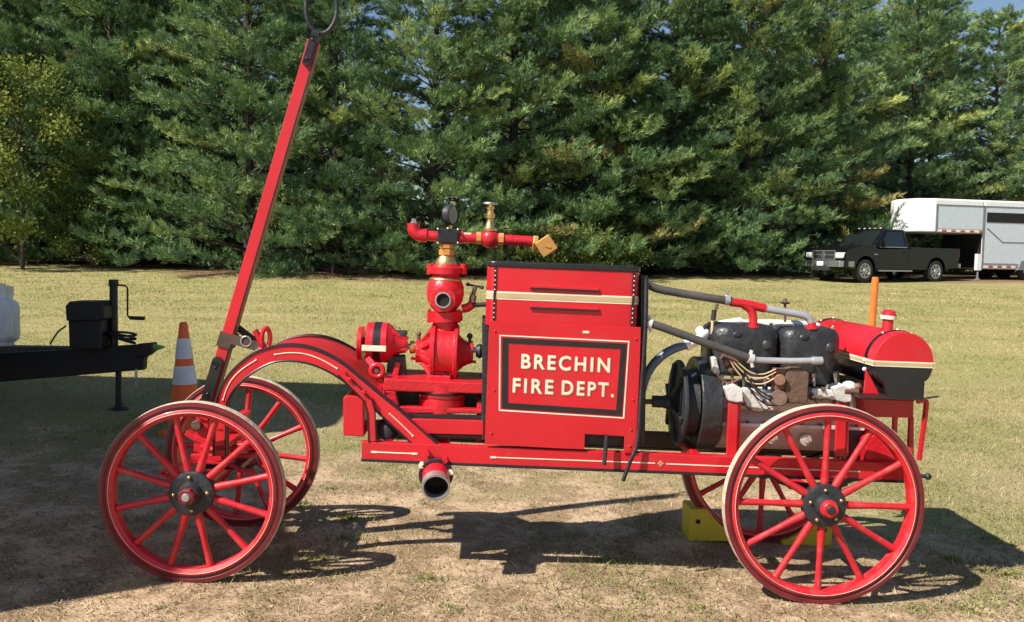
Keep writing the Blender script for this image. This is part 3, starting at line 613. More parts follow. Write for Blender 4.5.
for q in ((812, 397), (820, 398), (832, 399)): m.cyl(P(q[0], q[1], -.22)-Vector((.008, 0, 0)), P(q[0], q[1], -.22)+Vector((.008, 0, 0)), .018, 'rust', 6)
m.build('water_pump_shaft', FE)
m = MB(); c1 = P(849, 387, -.2); m.ball(c1, .04, 'castalu', 14, 8, (1, 1, .8)); m.cyl(P(849, 392, -.2), P(850, 412, -.2), .018, 'castalu', 12); m.cyl(P(844, 391, -.25), P(858, 392, -.25), .016, 'copper', 10); m.cyl(P(836, 372, -.17), P(837, 388, -.17), .016, 'blackiron', 10); m.ball(P(858, 387, -.22), .022, 'copper', 10, 8); m.build('carburettor', FE)
m = MB(); m.prism(XZ([(808, 384), (843, 385), (843, 395), (808, 392)], -.1), -.12, .12, 'blackiron'); m.build('cylinder_base', FE, .004)

# ---- fuel tank (axis lateral)
LN, LF = -.35, .62
tc_ = P(904.2, 362.8, LN); RT = 30.8/FPX*(4.6+LN+.03)
m = MB(); n = 56
def tankring(y, r_, flat=True):
    o = []
    for j in range(n):
        a = 2*math.pi*j/n; x = math.cos(a)*r_; z = math.sin(a)*r_
        if z < -r_*.62: x *= .93
        o.append(Vector((tc_.x+x, y, tc_.z+z)))
    return o
zsp = -RT*.02
for (y0, r0, y1, r1) in ((LN, RT-.004, LN+.006, RT), (LN+.006, RT, LF-.006, RT), (LF-.006, RT, LF, RT-.004)):
    A = tankring(y0, r0); Bq = tankring(y1, r1)
    for j in range(n):
        q = [A[j], A[(j+1) % n], Bq[(j+1) % n], Bq[j]]; zc = (A[j].z+A[(j+1) % n].z)/2-tc_.z
        m.add(q, [[0, 1, 2, 3]], 'red' if zc > zsp else 'black', True)
# end caps split at the stripe line
for y in (LN, LF):
    A = tankring(y, RT-.004); up = [v for v in A if v.z-tc_.z > zsp-.012]; lo = [v for v in A if v.z-tc_.z <= zsp+.012]
    up = sorted(up, key=lambda v: math.atan2(v.z-tc_.z+.03, v.x-tc_.x)); lo = sorted(lo, key=lambda v: (math.atan2(v.z-tc_.z-.03, v.x-tc_.x)) % (2*math.pi))
    m.add(up, [list(range(len(up)))], 'red'); m.add([v+Vector((0, -.0003 if y < 0 else .0003, 0)) for v in lo], [list(range(len(lo)))], 'black')
TK = m.build('fuel_tank', FE)
s = MB()
for (za, zb_, mat, e) in ((-.022, .006, 'cream', .0014), (-.016, .000, 'gold', .0022)):
    s.box(tc_.x-RT+.001, tc_.x+RT-.001, LN-e, LN+.004, tc_.z+za, tc_.z+zb_, mat)
    for sg in (-1, 1): s.box(tc_.x+sg*RT-.003-e, tc_.x+sg*RT+.003+e, LN-e, LF, tc_.z+za, tc_.z+zb_, mat)
s.build('stripe', TK)
for y in (LN+.095, LF-.06):
    b = MB(); b.lathe((tc_.x, y, tc_.z), (0, 1, 0), [(-.013, RT+.001), (-.013, RT+.005), (.013, RT+.005), (.013, RT+.001)], 'black', 56)
    for k in range(3): a = R(62+k*28); b.ball((tc_.x+math.cos(a)*(RT+.006), y, tc_.z+math.sin(a)*(RT+.006)), .006, 'cream', 8, 6)
    b.ball((tc_.x-RT-.006, y-.0, tc_.z-.002), .011, 'white', 10, 6); b.ball((tc_.x-RT-.004, y, tc_.z-.05), .011, 'white', 10, 6)
    b.build('tank_strap', TK)
fcp = Vector((tc_.x-.012, -.165, tc_.z+RT))
m = MB(); m.lathe(fcp-Vector((0, 0, .02)), (.06, 0, 1), [(0, .028), (.075, .026), (.075, .037), (.1, .037)], 'red', 28); m.lathe(fcp-Vector((0, 0, .02)), (.06, 0, 1), [(.073, .0375), (.073, .040), (.092, .040), (.092, .0375)], 'cream', 28)
m.lathe(fcp-Vector((0, 0, .02)), (.06, 0, 1), [(.09, .034), (.115, .031), (.122, .02), (.124, 0)], 'red', 28); m.build('filler_cap', TK)
# tank saddle, stand
for y0 in (LN+.07, LF-.07):
    m = MB(); m.prism([(tc_.x-RT-.012, tc_.z-.045), (tc_.x-.085, tc_.z-RT-.02), (tc_.x-RT-.015, tc_.z-RT-.02)], y0-.012, y0, 'red'); m.build('tank_gusset', FE, .002)
for y0 in (LN-.003, LF-.02):
    m = MB(); m.prism([(x, z) for x, z in XZ([(883, 379), (893, 386), (912, 386), (924.5, 381.5), (923.6, 398.5), (887.5, 397.5)], LN)], y0, y0+.02, 'black'); m.build('tank_saddle', FE, .002)
m = MB(); m.prism(XZ([(862, 398.5), (914, 400.5), (913.5, 418), (866, 417)], -.24), -.24, .34, 'redcast'); m.build('tank_shelf', FE, .004)
m = MB(); m.prism(XZ([(860, 395.8), (924, 397.6), (923, 400.5), (860, 398.5)], LN), LN-.002, .45, 'maroonblack'); m.build('tank_tray', FE, .002)
m = MB()
for px in (895, 911): m.bar(P(px, 417, -.2), P(px-2, 466, -.2), .022, .022, (0, 1, 0), 'redcast')
for px in (872, 911): m.bar(P(px, 417, .1), P(px, 470, .1), .022, .022, (0, 1, 0), 'redcast')
m.build('shelf_leg', FE, .002)
m = MB(); pts = curve([P(917, 402, -.29), P(924, 400.5, -.29), P(926, 408, -.29), P(919, 460, -.29)], 4); m.sweep(pts, .013, 'redcast', 4); m.build('rear_handle', FE)
m = MB(); m.prism(XZ([(866, 441), (876, 434), (890, 437), (902, 452), (902, 466), (866, 465)], -.25), -.25, .25, 'redcast'); m.build('rear_locker', FE, .004)
m = MB(); m.prism(XZ([(848, 428), (864, 428), (864, 462), (848, 461)], -.16), -.16, .05, 'blackiron'); m.build('battery', FE, .004)
m = MB(); c1 = P(928, 476.5, -.2); m.cyl(P(912, 475.5, -.2), c1, .01, 'blackiron', 10); m.ball(c1, .018, 'blackiron', 12, 8); m.build('tow_pin', FE)
# ---- rear springs, hangers
for y in (-.25, .25):
    m = MB()
    for k in range(4):
        w = .30-.06*k; z = rc.z+.05+.012*k*0-.0; pts = [Vector((rc.x+t*w, y, rc.z+.055+.085*(t*t)*(w/.3)**2-.010*k)) for t in np.linspace(-1, 1, 13)]
        for a, b in zip(pts, pts[1:]): m.bar(a, b, .009, .04, (0, 1, 0), 'black')
    m.build('leaf_spring', FE)
# ---- discharge pipe below the rail
m = MB(); f0 = P(436, 474.5, -.30); e0 = P(436, 488, -.44)
dv = (e0-f0).normalized()
m.lathe(f0-dv*.01, dv, [(0, 0), (0, .086), (.02, .086), (.02, .07)], 'blackiron', 40); m.lathe(f0, dv, [(-.03, .02), (.01, .069), ((e0-f0).length-.045, .066), ((e0-f0).length-.045, .060)], 'redcast', 40)
L_ = (e0-f0).length; m.lathe(f0, dv, [(L_-.05, .066), (L_-.05, .069), (L_, .069), (L_, .060), (L_-.08, .059)], 'steel', 40); m.lathe(f0, dv, [(L_-.045, .0595), (L_-.1, .05), (L_-.1, 0)], 'hole', 40)
m.sweep(curve([f0, f0+Vector((0, .15, .0)), f0+Vector((0, .27, .1)), f0+Vector((.0, .29, .25))], 4), .055, 'redcast', 16)
DP = m.build('suction_pipe', FE)
for q, mt in (((421.5, 465.5), 'cream'), ((450.5, 472.5), 'cream'), ((426.5, 453.5), 'redcast'), ((445, 460.5), 'redcast')):
    b = MB(); c1 = P(*q, -.318); b.lathe(c1+Vector((0, .03, 0)), (0, -1, 0), [(0, .0), (0, .015), (.035, .015), (.035, 0)], mt, 6, False); b.build('bolt', DP)
# ---- front end: turntable, drawbar
LD = -.02
m = MB(); m.box(fc.x-.03, fc.x+.17, -.2, .3, fc.z+.06, fc.z+.085, 'black'); m.torus((fc.x+.05, .04, fc.z+.10), (0, 0, 1), .15, .014, 'red', 40, 8); m.torus((fc.x+.05, .04, fc.z+.14), (0, 0, 1), .15, .014, 'red', 40, 8)
m.cyl((fc.x+.05, .04, fc.z), (fc.x+.05, .04, fc.z+.3), .03, 'red'); m.build('turntable', FE, .003)
m = MB()
m.bar(P(219, 448, LA), P(219, 448, LA)+Vector((0, .5, 0)), .06, .03, (0, 0, 1), 'red'); m.bar(P(219, 430, LA), P(219, 430, LA)+Vector((0, .5, 0)), .05, .02, (0, 0, 1), 'red'); m.build('arch_cross_bar', FE, .003)
for y in (-.2, .28):
    m = MB(); m.bar(Vector((fc.x-.08, y, fc.z+.12)), Vector((fc.x+.12, y, fc.z+.12)), .03, .03, (0, 1, 0), 'red')
    pts = [Vector((fc.x+t*.24, y, fc.z+.10-.065*t*t)) for t in np.linspace(-1, 1, 11)]
    for a, b in zip(pts, pts[1:]): m.bar(a, b, .012, .04, (0, 1, 0), 'red')
    pts = [Vector((fc.x+t*.24, y, fc.z-.03+.065*t*t)) for t in np.linspace(-1, 1, 11)]
    for a, b in zip(pts, pts[1:]): m.bar(a, b, .012, .04, (0, 1, 0), 'red')
    m.build('elliptic_spring', FE, .002)
m = MB(); c1 = P(199, 424, LD); m.cyl(c1-Vector((0, .05, 0)), c1+Vector((0, .05, 0)), .026, 'rust', 20); m.bar(P(196, 437, LD), P(214, 444, LD), .03, .06, (0, 1, 0), 'red'); m.bar(P(187, 432, LD), P(200, 440, LD), .03, .05, (0, 1, 0), 'red'); m.bar(P(206, 412, LD), P(200, 452, LD), .06, .05, (0, 1, 0), 'red'); m.cyl(P(196, 459, LD)-Vector((0, .12, 0)), P(196, 459, LD)+Vector((0, .12, 0)), .02, 'red'); m.build('drawbar_hinge', FE, .004)
# drawbar
dt = P(314.5, 42, LD); db = P(205, 418, LD)
m = MB(); t = (dt-db).normalized(); side = Vector((0, 1, 0)); nx = t.cross(side).normalized()
if nx.x < 0: nx = -nx
w0, w1_ = .029, .031; d_ = .04
def dbq(p, w, d): return [p-nx*w-side*d, p+nx*w-side*d, p+nx*w+side*d, p-nx*w+side*d]
A = dbq(db, w0, d_); Bq = dbq(dt, .029, .036)
for j, mat in ((0, 'red'), (1, 'wood'), (2, 'red'), (3, 'red')):
    k = (j+1) % 4; m.add([A[j], A[k], Bq[k], Bq[j]], [[0, 1, 2, 3]], mat)
m.add(A, [[0, 1, 2, 3]], 'red'); m.add(Bq, [[3, 2, 1, 0]], 'red')
for sgn in (0,):
    m.sweep([A[1]+Vector((.0, -.001, 0)), Bq[1]+Vector((0, -.001, 0))], .004, 'black', 6)
DB = m.build('drawbar', FE, .003)
b = MB(); 
def onbar(py0, py1, half, y, name, mat, thick=.006):
    f0_ = (418-py0)/(418-42); f1_ = (418-py1)/(418-42); a_ = db.lerp(dt, f0_); c_ = db.lerp(dt, f1_)
    mm = MB(); off = Vector((0, -d_-thick, 0))
    mm.bar(a_+off+nx*half[1], c_+off+nx*half[1], half[0]*2, thick*2, (0, 1, 0), mat)
    mm.lathe(c_+off+nx*half[1]+Vector((0, thick, 0)), (0, -1, 0), [(0, 0), (0, half[0]), (2*thick, half[0]), (2*thick, 0)], mat, 20); mm.lathe(a_+off+nx*half[1]+Vector((0, thick, 0)), (0, -1, 0), [(0, 0), (0, half[0]), (2*thick, half[0]), (2*thick, 0)], mat, 20)
    for q in (.15, .85): mm.ball(a_.lerp(c_, q)+off+nx*half[1]-Vector((0, thick, 0)), .008, mat, 10, 6)
    return mm.build(name, DB)
onbar(398, 360, (.027, -.008), 0, 'hinge_strap', 'black')
onbar(64, 38, (.018, .0), 0, 'end_strap', 'black')
m = MB(); rcn = P(321.5, 8, LD); m.torus(rcn, (.12, -1, 0), .078, .0125, 'blackiron', 40, 10, sc=(1.65, 1)); m.cyl(P(316, 36, LD)-Vector((.0, .03, 0)), P(316, 36, LD)+Vector((.0, .03, 0)), .02, 'blackiron'); m.build('tow_ring', DB)
# leather strap
sb = db.lerp(dt, (418-338)/(418-42))
m = MB()
for dz in (-.004,):
    for j in range(4):
        Q = dbq(sb, .034, .045); m.bar(Q[j], Q[(j+1) % 4], .085 if False else .008, .075, (0.28, 0, 1), 'leather')
m.bar(P(232, 339, -.07), P(256, 346, -.08), .05, .008, (0, 1, 0), 'leather'); m.bar(P(234, 325, .03), P(262, 346, .0), .035, .008, (0, 1, 0), 'leather'); m.bar(P(256, 345, -.08), P(266, 350, -.1), .035, .008, (0, 1, 0), 'leather')
m.torus(P(246, 341.5, -.08), (0, -1, 0), .026, .0045, 'steel', 20, 6); m.build('leather_strap', FE)
m = MB(); m.sweep(curve([P(255, 330, -.1), P(260, 340, -.1), P(264, 348, -.1)], 4), .016, 'redcast', 10); m.torus(P(266, 338, -.12), (.5, -1, 0), .030, .012, 'redcast', 24, 8, sc=(1.7, .7)); m.cyl(P(259, 350, -.1), P(272, 349, -.1), .016, 'redcast', 10); m.build('tie_ring', FE)

# ================================================================== CHOCKS
def chock(cpx, cpy, L, H, W, flip, label, Y):
    p = G(cpx, cpy); o = empty('wheel_chock', (p.x, p.y, g(p.x, p.y)), (0, 0, R(2)))
    m = MB(); s_ = -1 if flip else 1
    pts = [(0, 0), (L, 0), (L, .03)]+[(L-(L-.10)*t, .03+(H-.03)*t**1.5) for t in (.25, .5, .75, 1)]+[(0, H)]
    pts = [(x*s_, z) for x, z in pts]
    m.prism(pts, 0, W, 'yellow'); b = m.build('body', o, .008)
    h = MB(); h.cyl((s_*.05, -.004, H*.62), (s_*.05, .004, H*.62), .014, 'hole'); h.build('rope_hole', o)
    tag(o, label, 'wheel chock', 'yellow wheel chocks at the rear wheel')
chock(689, 542, .30, .195, .2, False, 'yellow wedge chock seen left of the near rear wheel, in front of the far wheel', 5)
chock(832, 547, .30, .16, .2, True, 'yellow wedge chock seen through the spokes below the near rear hub', 5)

# ================================================================== CONE
p = G(186, 432); o = empty('traffic_cone', (p.x, p.y, g(p.x, p.y)), (0, R(-1), 0))
sc_ = p.y/FPX; Hc = (432-321)*sc_
m = MB(); r0 = 17.5*sc_; r1 = 4.0*sc_
def cr(t): return r0+(r1-r0)*t
m.lathe((0, 0, 0), (0, 0, 1), [(.03, cr(0)+.01), (.03, cr(.03)), (Hc*.98, r1), (Hc, r1*.8), (Hc, r1*.5), (Hc-.03, r1*.4)], 'coneorange', 40)
m.box(-r0*1.12, r0*1.12, -r0*1.12, r0*1.12, 0, .03, 'coneorange'); C_ = m.build('body', o, .008)
def yt(y): return (432-y)*sc_/Hc
for (a, b) in ((337, 357.5), (364.5, 383)):
    s = MB(); ta, tb = yt(a), yt(b); s.lathe((0, 0, 0), (0, 0, 1), [(tb*Hc, cr(tb)+.003), (ta*Hc, cr(ta)+.003)], 'conewhite', 40); s.build('reflective_band', o)
tag(o, 'orange traffic cone with two white bands between black trailer tongue and fire engine', 'traffic cone')

# ================================================================== ORANGE STAKE
o = empty('marker_stake', (0, 0, 0)); p = G(868, 470)
Ys = 9.6; d = ray(876, 277); t = (Ys-CO.y)/d.y; tp = CO+d*t
o.location = (tp.x-.05, Ys, g(tp.x, Ys)); H = tp.z-g(tp.x, Ys)
m = MB(); m.lathe((0, 0, -.05), (.03, 0, 1), [(0, .038), (H+.02, .038), (H+.05, .032), (H+.05, 0)], 'orange', 16); m.build('pole', o)

tag(o, 'upright orange marker stake standing on the grass behind the red fuel tank', 'marker stake')

# ================================================================== BLACK TRAILER TONGUE
TY = 8.0
def Q(px, py, Y=TY):
    d = ray(px, py); t = Y/d.y; return CO+d*t
tb = Q(118, 416); gz = g(tb.x, TY)
TR = empty('utility_trailer', (tb.x, TY, gz)); off = Vector((tb.x, TY, gz))
def T(px, py, dy=0): return Q(px, py, TY+dy)-off
def TXZ(pts, dy=0): return [(q.x, q.z) for q in (T(a, b, dy) for a, b in pts)]
tag(TR, 'black trailer tongue with jack, battery box and propane tanks at the left edge', 'trailer')
m = MB(); base = TXZ([(0, 353.5), (152, 344), (152, 352), (144, 358), (143, 370), (0, 382)])
L0 = -1.9; a0 = base[0]; a5 = base[5]
m.prism([(L0, a0[1]), a0, base[1], base[2], base[3], base[4], a5, (L0, a5[1])], 0, .09, 'trailerblack'); m.build('tongue_beam', TR, .006)
m = MB(); a = Vector(T(0, 347, .8)); b = Vector(T(140, 352, .12)); m.bar((a.x-.8, a.y+.3, a.z-.06), b, .16, .08, (0, 0, 1), 'trailerblack'); m.bar(T(60, 351, .05), T(60, 351, .5), .08, .05, (0, 0, 1), 'trailerblack'); m.build('tongue_beam', TR, .006)
m = MB(); m.prism(TXZ([(135, 344.5), (152, 343), (153, 351), (147, 356), (135, 356)]), -.03, .12, 'trailerblack'); m.ball(T(147, 350, .04), .055, 'trailerblack', 16, 10); m.build('coupler', TR, .006)
m = MB(); m.lathe(T(151, 347.5, .04), (1, 0, .05), [(0, .03), (.03, .034), (.09, .02), (.13, .006)], 'green', 14); m.build('coupler_flag', TR)
m = MB(); c1 = T(114, 346, .05); tpj = T(113.5, 279.5, .05); m.cyl(c1-Vector((0, 0, .02)), tpj, .036, 'trailerblack', 24); m.cyl(tpj-Vector((0, 0, .06)), tpj+Vector((0, 0, .0)), .043, 'trailerblack', 24)
c2 = T(118.5, 412, .05); m.cyl(T(118.5, 372, .05), (c2.x, c2.y, .03), .027, 'trailerblack', 20); m.lathe((c2.x, c2.y, 0), (0, 0, 1), [(0, .09), (.012, .09), (.03, .04), (.05, .035)], 'trailerblack', 20); J = m.build('jack', TR)
m = MB(); pts = [T(117, 285, .05), T(125, 285.5, .05), T(127.5, 288, .02), T(127.5, 315, .02), T(129, 317.5, .02), T(134, 318, .02)]; m.sweep(pts, .0085, 'trailerblack', 8); m.cyl(T(130, 317.8, .02), T(144.5, 318.4, .02), .018, 'plasticblack', 14); m.build('crank_handle', J)
m = MB(); m.prism(TXZ([(68, 320), (102, 320), (100.5, 350), (69, 349)], -.12), -.12, .08, 'plasticblack'); BB = m.build('battery_box', TR, .012, seg=3)
m = MB(); m.prism(TXZ([(65, 306), (69, 301.5), (99, 301.5), (104, 307), (104.5, 318), (102, 320.5), (66, 321)], -.15), -.15, .11, 'plasticblack'); m.build('lid', BB, .012, seg=3)
m = MB(); m.sweep(curve([T(66, 326, -.1), T(58, 332, -.1), T(50, 344, -.05)], 5), .008, 'plasticblack', 8); m.build('cable', TR)
m = MB()
for k in range(3): m.torus(T(122, 334+k*2.5, .03), (.15*k, .3, 1), .09+.01*k, .011, 'plasticblack', 28, 8, sc=(1, 1.4))
m.build('coiled_hose', TR)
m = MB()
for k in range(7): m.torus(T(136, 371+k*2.4, -.02), (1 if k % 2 else 0, 0 if k % 2 else 1, 0), .014, .004, 'steel', 12, 6, sc=(1.3, .8))
m.build('safety_chain', TR)
def propane(cxp, dy, label):
    c = Q(cxp, 345, TY+dy); zb = c.z; o = empty('propane_tank', (c.x, c.y, zb))
    rr_ = .152; m = MB(); m.lathe((0, 0, 0), (0, 0, 1), [(0, .1), (.03, .10), (.03, .11), (.06, .142), (.09, rr_), (.36, rr_), (.40, .14), (.43, .11), (.445, .06), (.45, 0)], 'propane', 40); m.build('body', o)
    m = MB(); m.lathe((0, 0, 0), (0, 0, 1), [(.43, .098), (.56, .105), (.56, .101), (.43, .094)], 'propane', 32); m.build('collar', o)
    m = MB(); m.cyl((0, 0, .44), (0, 0, .50), .018, 'brass', 12); m.cyl((0, 0, .5), (0, 0, .53), .035, 'blackiron', 12); m.build('valve', o)
    s = MB(); 
    vs = []; 
    for i in range(9):
        a = R(-70+i*9); vs += [(math.sin(a)*(rr_+.001), -math.cos(a)*(rr_+.001), .15), (math.sin(a)*(rr_+.001), -math.cos(a)*(rr_+.001), .28)]
    s.add(vs, [[2*i, 2*i+2, 2*i+3, 2*i+1] for i in range(8)], 'trimgrey', True); s.build('warning_sticker', o)
    tag(o, label, 'propane tank', 'propane tanks on the trailer tongue')
propane(-6, -.1, 'white propane tank nearest the camera on the black trailer tongue, cut by the left edge')
propane(2.5, .30, 'white propane tank partly hidden behind the front one on the trailer tongue')

# unseen: the tongue trailer's body, and an added box, sized for the left shadow
def shadow_box(x0, x1, y0, y1, z0, z1, label, nm='shadow_caster', rz=0, bev=.25):
    xm, ym = (x0+x1)/2, (y0+y1)/2; o = empty(nm, (xm, ym, g(xm, ym))); m = MB(); hx, hy = (x1-x0)/2, (y1-y0)/2
    m.box(-hx, hx, -hy, hy, z0, z1, 'boxwhite'); m.build('body', o, bev, seg=6)
    m = MB(); m.box(-hx+.1, hx-.1, -hy+.2, hy-.2, z0-.15, z0, 'trailerblack'); m.build('chassis', o)
    for sx in (-1, 1):
        for q in ((-.25, .25) if hy >= hx else (0,)):
            yy = q*hy; w_ = MB()
            w_.lathe((sx*(hx-.12) if hy >= hx else 0, yy if hy >= hx else sx*(hy-.12), .36), (1, 0, 0) if hy >= hx else (0, 1, 0), [(-.11, 0), (-.11, .34), (-.08, .37), (.08, .37), (.11, .34), (.11, 0)], 'rubber', 28); w_.build('wheel', o)
    o.rotation_euler = (0, 0, rz); tag(o, label, 'trailer'); return o
shadow_box(-9.6, -4.66, 5.47, 7.82, .5, 4.0, 'tall white box body of the trailer left of the photo, behind the propane tanks')
shadow_box(-7.21, -4.76, 1.75, 4.95, .6, 4.0, 'tall white unseen box added outside the left edge nearest the camera to cast shadow', rz=R(18.8), bev=.05)

# ================================================================== PICKUP
def pickup():
    ph = Vector((-.906, -.42, 0)); ph.normalize(); ang = math.atan2(ph.y, ph.x)
    fwY = 31.0; d = ray(864, 282.5); t = fwY/d.y; p = CO+d*t    # near front wheel contact
    # local: x forward, y left (near side is +y), wheelbase 3.57, front wheel x=0
    lft = Vector((-ph.y, ph.x, 0)); loc = Vector((p.x, p.y, 0))-lft*.95
    o = empty('pickup_truck', (loc.x, loc.y, g(loc.x, loc.y)+.0), (0, 0, ang))
    bk = 'truckblack'; m = MB(); W = 1.0
    def arch(cx_): return [(cx_+.50*math.cos(a), .42+.52*math.sin(a)) for a in [math.pi*i/8 for i in range(9)]]
    lower = [(.98, .50)]+[(x, z) for x, z in [(.52, .46)]]+arch(0)[0:]+[(-.52, .46), (-3.05, .46)]+arch(-3.57)+[(-4.09, .5), (-4.75, .55), (-4.78, 1.28), (-2.35, 1.28), (-2.30, 1.22), (-.55, 1.20), (-.45, 1.30), (.2, 1.27), (.62, 1.22), (.85, 1.14), (.96, 1.0)]
    m.prism(lower, -W, W, bk); B = m.build('body', o, .09, seg=4)
    m = MB()  # cab
    b4 = [(-.42, 1.2, .96), (-2.28, 1.2, .96)]; 
    vs = [(-.40, -.94, 1.22), (-.40, .94, 1.22), (-2.26, .94, 1.22), (-2.26, -.94, 1.22), (-1.12, -.76, 1.93), (-1.12, .76, 1.93), (-2.12, .78, 1.93), (-2.12, -.78, 1.93)]
    m.add(vs, [[0, 1, 2, 3], [4, 7, 6, 5], [0, 4, 5, 1], [1, 5, 6, 2], [2, 6, 7, 3], [3, 7, 4, 0]], bk); m.build('cab', o, .11, seg=4)
    m = MB(); m.add([(-.44+.012, -.80, 1.26), (-.44+.012, .80, 1.26), (-1.05+.02, .68, 1.87), (-1.05+.02, -.68, 1.87)], [[0, 1, 2, 3]], 'glassdark'); gl = m.build('windshield', o)
    sd = gl.modifiers.new('solid', 'SOLIDIFY'); sd.thickness = .02; sd.offset = 0
    m = MB(); m.add([(-.78, .935, 1.30), (-1.95, .935, 1.30), (-1.92, .80, 1.83), (-1.22, .80, 1.83)], [[0, 1, 2, 3]], 'glassdark'); gl = m.build('side_window', o); sd = gl.modifiers.new('solid', 'SOLIDIFY'); sd.thickness = .03
    m = MB(); m.bar((-.7, .955, 1.27), (-2.05, .955, 1.27), .03, .02, (0, 1, 0), 'chrome'); m.build('window_trim', o)
    for y in (-1, 1):
        m = MB(); m.obox((-.72, y*1.1, 1.38), (.05, 0, 0), (0, .09, 0), (0, 0, .12), bk); m.bar((-.75, y*.93, 1.3), (-.72, y*1.05, 1.3), .04, .04, (0, 0, 1), bk); m.build('mirror', o, .02)
        m = MB(); m.obox((.88, y*.77, .94), (.11, y*-.03, 0), (0.03*y*-1, .20, 0), (0, 0, .105), 'lamp'); m.build('headlight', o, .03)
        for x in (0, -3.57):
            w_ = MB(); cy = y*.86; w_.lathe((x, cy, .41), (0, 1, 0), [(-.13, 0), (-.13, .37), (-.10, .41), (.10, .41), (.13, .37), (.13, .29), (.11, .28)], 'rubber', 32); WW = w_.build('wheel', o)
            r_ = MB(); s_ = y*.115; r_.lathe((x, cy, .41), (0, y, 0), [(.09, .28), (.115, .27), (.115, .22), (.07, .2), (.07, 0)], 'chrome', 32); r_.lathe((x, cy, .41), (0, y, 0), [(.07, .09), (.14, .075), (.14, 0)], 'steel', 16)
            for k in range(8): a = k*math.pi/4; r_.bar((x+.07*math.cos(a), cy+y*.10, .41+.07*math.sin(a)), (x+.24*math.cos(a), cy+y*.10, .41+.24*math.sin(a)), .06, .03, (0, 1, 0), 'chrome')
            r_.build('rim', WW)
    m = MB(); m.box(.94, 1.0, -.52, .52, .80, 1.10, 'blackiron'); GR = m.build('grille', o, .02)
    s = MB(); s.box(.99, 1.03, -.55, .55, 1.07, 1.12, 'chrome'); s.box(.99, 1.03, -.55, .55, .77, .81, 'chrome'); s.box(.99, 1.035, -.045, .045, .8, 1.08, 'chrome'); s.box(.99, 1.03, -.55, .55, .93, .97, 'chrome'); s.box(.99, 1.03, -.56, -.5, .8, 1.08, 'chrome'); s.box(.99, 1.03, .5, .56, .8, 1.08, 'chrome'); s.box(1.0, 1.045, -.09, .09, .88, 1.0, 'chrome'); s.build('chrome_bars', GR, .008)
    m = MB(); pl = [(.82, -1.0), (1.1, -.86), (1.16, -.4), (1.16, .4), (1.1, .86), (.82, 1.0), (.55, 1.01), (.55, .93), (.85, .85), (.85, -.85), (.55, -.93), (.55, -1.01)]
    vprism(m, pl, .53, .75, 'chrome', False); bp = m.build('front_bumper', o, .02)
    m = MB(); m.box(.9, 1.165, -.45, .45, .40, .53, 'blackiron'); m.box(1.155, 1.17, -.3, .3, .55, .60, 'blackiron'); m.build('air_dam', o, .01)
    m = MB(); m.box(1.165, 1.18, -.15, .15, .57, .72, 'white'); m.build('number_plate', bp)
    for k in range(5):
        m = MB(); m.ball((-1.2, -.5+.25*k, 1.955), .045, 'lamp', 10, 6, (1.2, 1, .7)); m.build('clearance_light', o)
    m = MB(); m.bar((-.6, 1.02, .42), (-2.25, 1.02, .42), .05, .08, (0, 1, 0), 'chrome'); m.build('running_board', o)
    m = MB()
    for x in (-.60, -2.12): m.box(x-.006, x+.006, .995, 1.003, .56, 1.2, 'hole')
    m.build('door_seam', o)
    m = MB(); m.box(-2.0, -1.82, 1.0, 1.03, 1.07, 1.11, 'truckblack'); m.build('door_handle', o, .01)
    m = MB(); m.box(-.55, -.38, 1.0, 1.012, .98, 1.02, 'chrome'); m.build('badge', o)
    m = MB(); m.box(-4.8, -4.72, .82, .99, .95, 1.25, 'redlens'); m.build('tail_light', o, .01)
    m = MB(); m.box(-4.95, -4.8, -.95, .95, .55, .72, 'chrome'); m.build('rear_bumper', o, .02)
    m = MB(); m.box(-4.6, -2.45, -.8, .8, 1.275, 1.285, 'hole'); m.build('bed_opening', o)
    tag(o, 'black pickup truck with chrome grille parked under the pines, hitched to the stock trailer', 'pickup truck')
    return o, ph, lft
PK, ph, lft = pickup()
